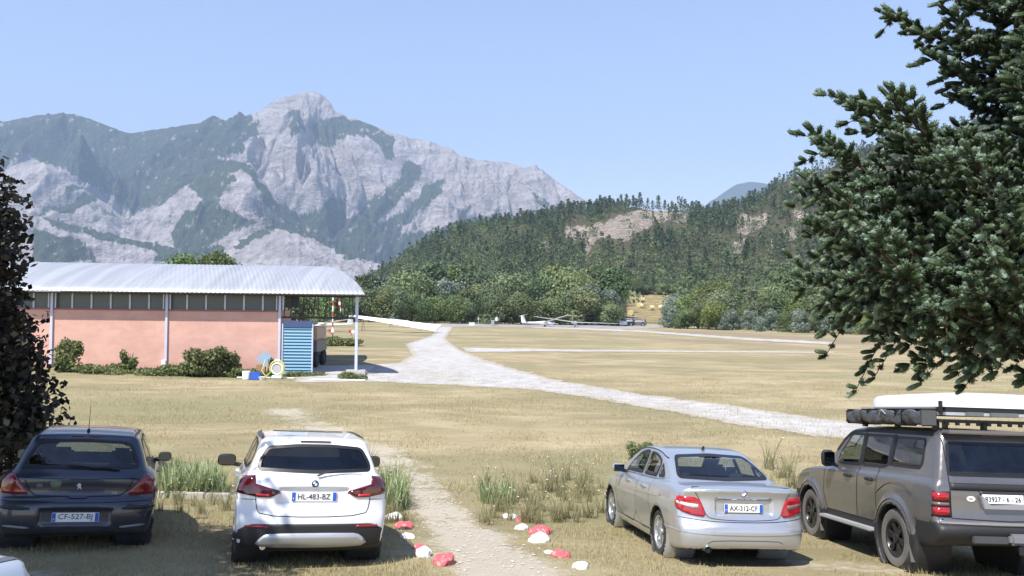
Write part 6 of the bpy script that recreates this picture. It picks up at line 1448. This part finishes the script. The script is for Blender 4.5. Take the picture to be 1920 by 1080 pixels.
# heap of brushwood left of the gliders
bale_m = (lambda t: t.done(t.bsdf(t.mix(t.noise(t.mapv(t.coord(), (1, 8, 8)), 2, 4), (.42, .33, .17), (.62, .52, .30)), .95)))(NT('straw'))
bale = MB().lathe([(0, -.62), (.66, -.62), (.74, -.55), (.76, 0), (.74, .55), (.66, .62), (0, .62)], axis='x', n=22).build('hay_bale', bale_m, None, smooth=True)
for i, (px_, py_, lb) in enumerate(((1205, 562, 'topmost round bale on the hay field'), (1199, 573, 'left of two touching round bales in mid field'), (1206, 574, 'right of two touching round bales in mid field'), (1222, 578, 'round bale right of the middle pair'), (1183, 588, 'round bale low at the left of the hay field'), (1240, 577, 'round bale near the shrubs on the right of the hay field'), (1252, 571, 'rightmost round bale partly behind the shrubs'))):
    o = bale if i == 0 else bale.copy(); 
    if i: COL.objects.link(o)
    p = ground_at(px_, py_ + 4, lambda x, y: hz_any(x, y)); o.location = (p.x, p.y, hz_any(p.x, p.y) + .70); o.rotation_euler = (0, 0, i * 1.1); tag(o, lb, 'hay bale', 'hay bales on the far field')

# ================================================================== PAINTED STONES AND EDGING
def stone(name, px, py, wpx, mat, seed, lab, flat=.55):
    g = np.random.default_rng(seed); p = ground_at(px, py); s = wpx / FPX * p.y / 2 * 1.18; me = bpy.data.meshes.new(name); bm = bmesh.new(); bmesh.ops.create_icosphere(bm, subdivisions=4, radius=1)
    off = g.random() * 50
    for v in bm.verts:
        c = v.co; n = fbm(np.array([c.x * 1.1 + off]), np.array([c.y * 1.1 + c.z * .9]), 3, seed)[0] - .5; n2 = fbm(np.array([c.x * 5 + off]), np.array([c.y * 5 + c.z * 5]), 2, seed + 3)[0] - .5
        k = 1 + .95 * n + .22 * n2; v.co = Vector((c.x * s * k, c.y * s * .75 * k, c.z * s * flat * k + s * flat * .22))
    bm.to_mesh(me); bm.free(); me.materials.append(mat); me.polygons.foreach_set('use_smooth', [True] * len(me.polygons)); o = bpy.data.objects.new(name, me); COL.objects.link(o); o.location = (p.x, p.y, p.z); o.rotation_euler = (0, 0, g.random() * 6); return tag(o, lab, 'stone', 'painted stones along the path')
def stone_mat(name, col):
    t = NT(name); n = t.noise(t.coord(), 14, 5, .7); c = t.mix(t.math('MULTIPLY', t.ramp(n, .50, .66), .75), col, (.40, .35, .29)); sh = t.bsdf(c, .8); t.bump(n, .6, .02); return t.done(sh)
SW = stone_mat('white_painted_stone', (.82, .82, .79)); SR = stone_mat('red_painted_stone', (.55, .09, .11))
ST = [(735, 972, 30, 'w', 'topmost white stone in the left row, beside the white car'), (758, 988, 30, 'r', 'topmost red stone in the left row'), (764, 1008, 28, 'w', 'flat white stone second from top in the left row'), (785, 1028, 24, 'r', 'small red stone in the middle of the left row'), (792, 1043, 42, 'w', 'large white stone low in the left row'), (831, 1056, 48, 'r', 'largest red stone, lowest of the left row'),
      (957, 972, 27, 'w', 'topmost white stone in the right row'), (979, 977, 20, 'r', 'topmost red stone in the right row'), (975, 992, 24, 'w', 'white stone second from top in the right row'), (1011, 1001, 38, 'r', 'long red stone in the right row'), (1012, 1015, 38, 'w', 'large white stone just below the long red one'), (1029, 1037, 18, 'w', 'smallest white stone of the right row'), (1052, 1044, 34, 'r', 'lowest red stone of the right row'), (1090, 1064, 34, 'w', 'lowest white stone of the right row')]
for i, (a, b, w, c, lb) in enumerate(ST): stone('painted_stone', a, b, w, SW if c == 'w' else SR, 200 + i, lb, .52 if w > 35 else .42)
M_STO = simple('grey_field_stone', (.42, .39, .34), .9, var=.3, scale=14)
# stone edging strip in front of the iris bed
a = ground_at(292, 932); b = ground_at(432, 936); m = MB(); L = (b - a).length; e = empty('edging_kerb', a, (0, 0, math.atan2(b.y - a.y, b.x - a.x)), label='low pale concrete edging in front of the iris bed', cat='kerb')
for i in range(3): MB().box((L * (i + .5) / 3, 0, .035 + (b.z - a.z) * (i + .5) / 3), (L / 3 - .02, .12, .14)).build('kerb_stone', simple('pale_concrete', (.42, .40, .35), .9), e, bevel=.015)
# loose pebbles on the sandy path: too many to count
g = np.random.default_rng(8); V = []; F = []; n = 0
ico = [(0, 0, 1), (.9, 0, .45), (.28, .85, .45), (-.72, .53, .45), (-.72, -.53, .45), (.28, -.85, .45), (0, 0, -.6)]
for k in range(1500):
    i = g.integers(0, 4); t_ = g.random(); xa, ya = PATH[i]; xb, yb = PATH[i + 1]; x = xa + (xb - xa) * t_ + g.normal() * .38; y = ya + (yb - ya) * t_ + g.normal() * .2; s = .008 + .02 * g.random() ** 3; z = gh1(x, y); r0 = g.random() * 6
    c, s_ = math.cos(r0), math.sin(r0); V += [(x + s * (a_ * c - b_ * s_) * 1.3, y + s * (a_ * s_ + b_ * c), z + s * .7 * d_) for a_, b_, d_ in ico]; F += [(n, n + 1 + j, n + 1 + (j + 1) % 5) for j in range(5)] + [(n + 6, n + 1 + (j + 1) % 5, n + 1 + j) for j in range(5)]; n += 7
tag(mesh_np('pebbles', V, F, M_STO), 'small loose pebbles on the sandy path', kind='stuff')
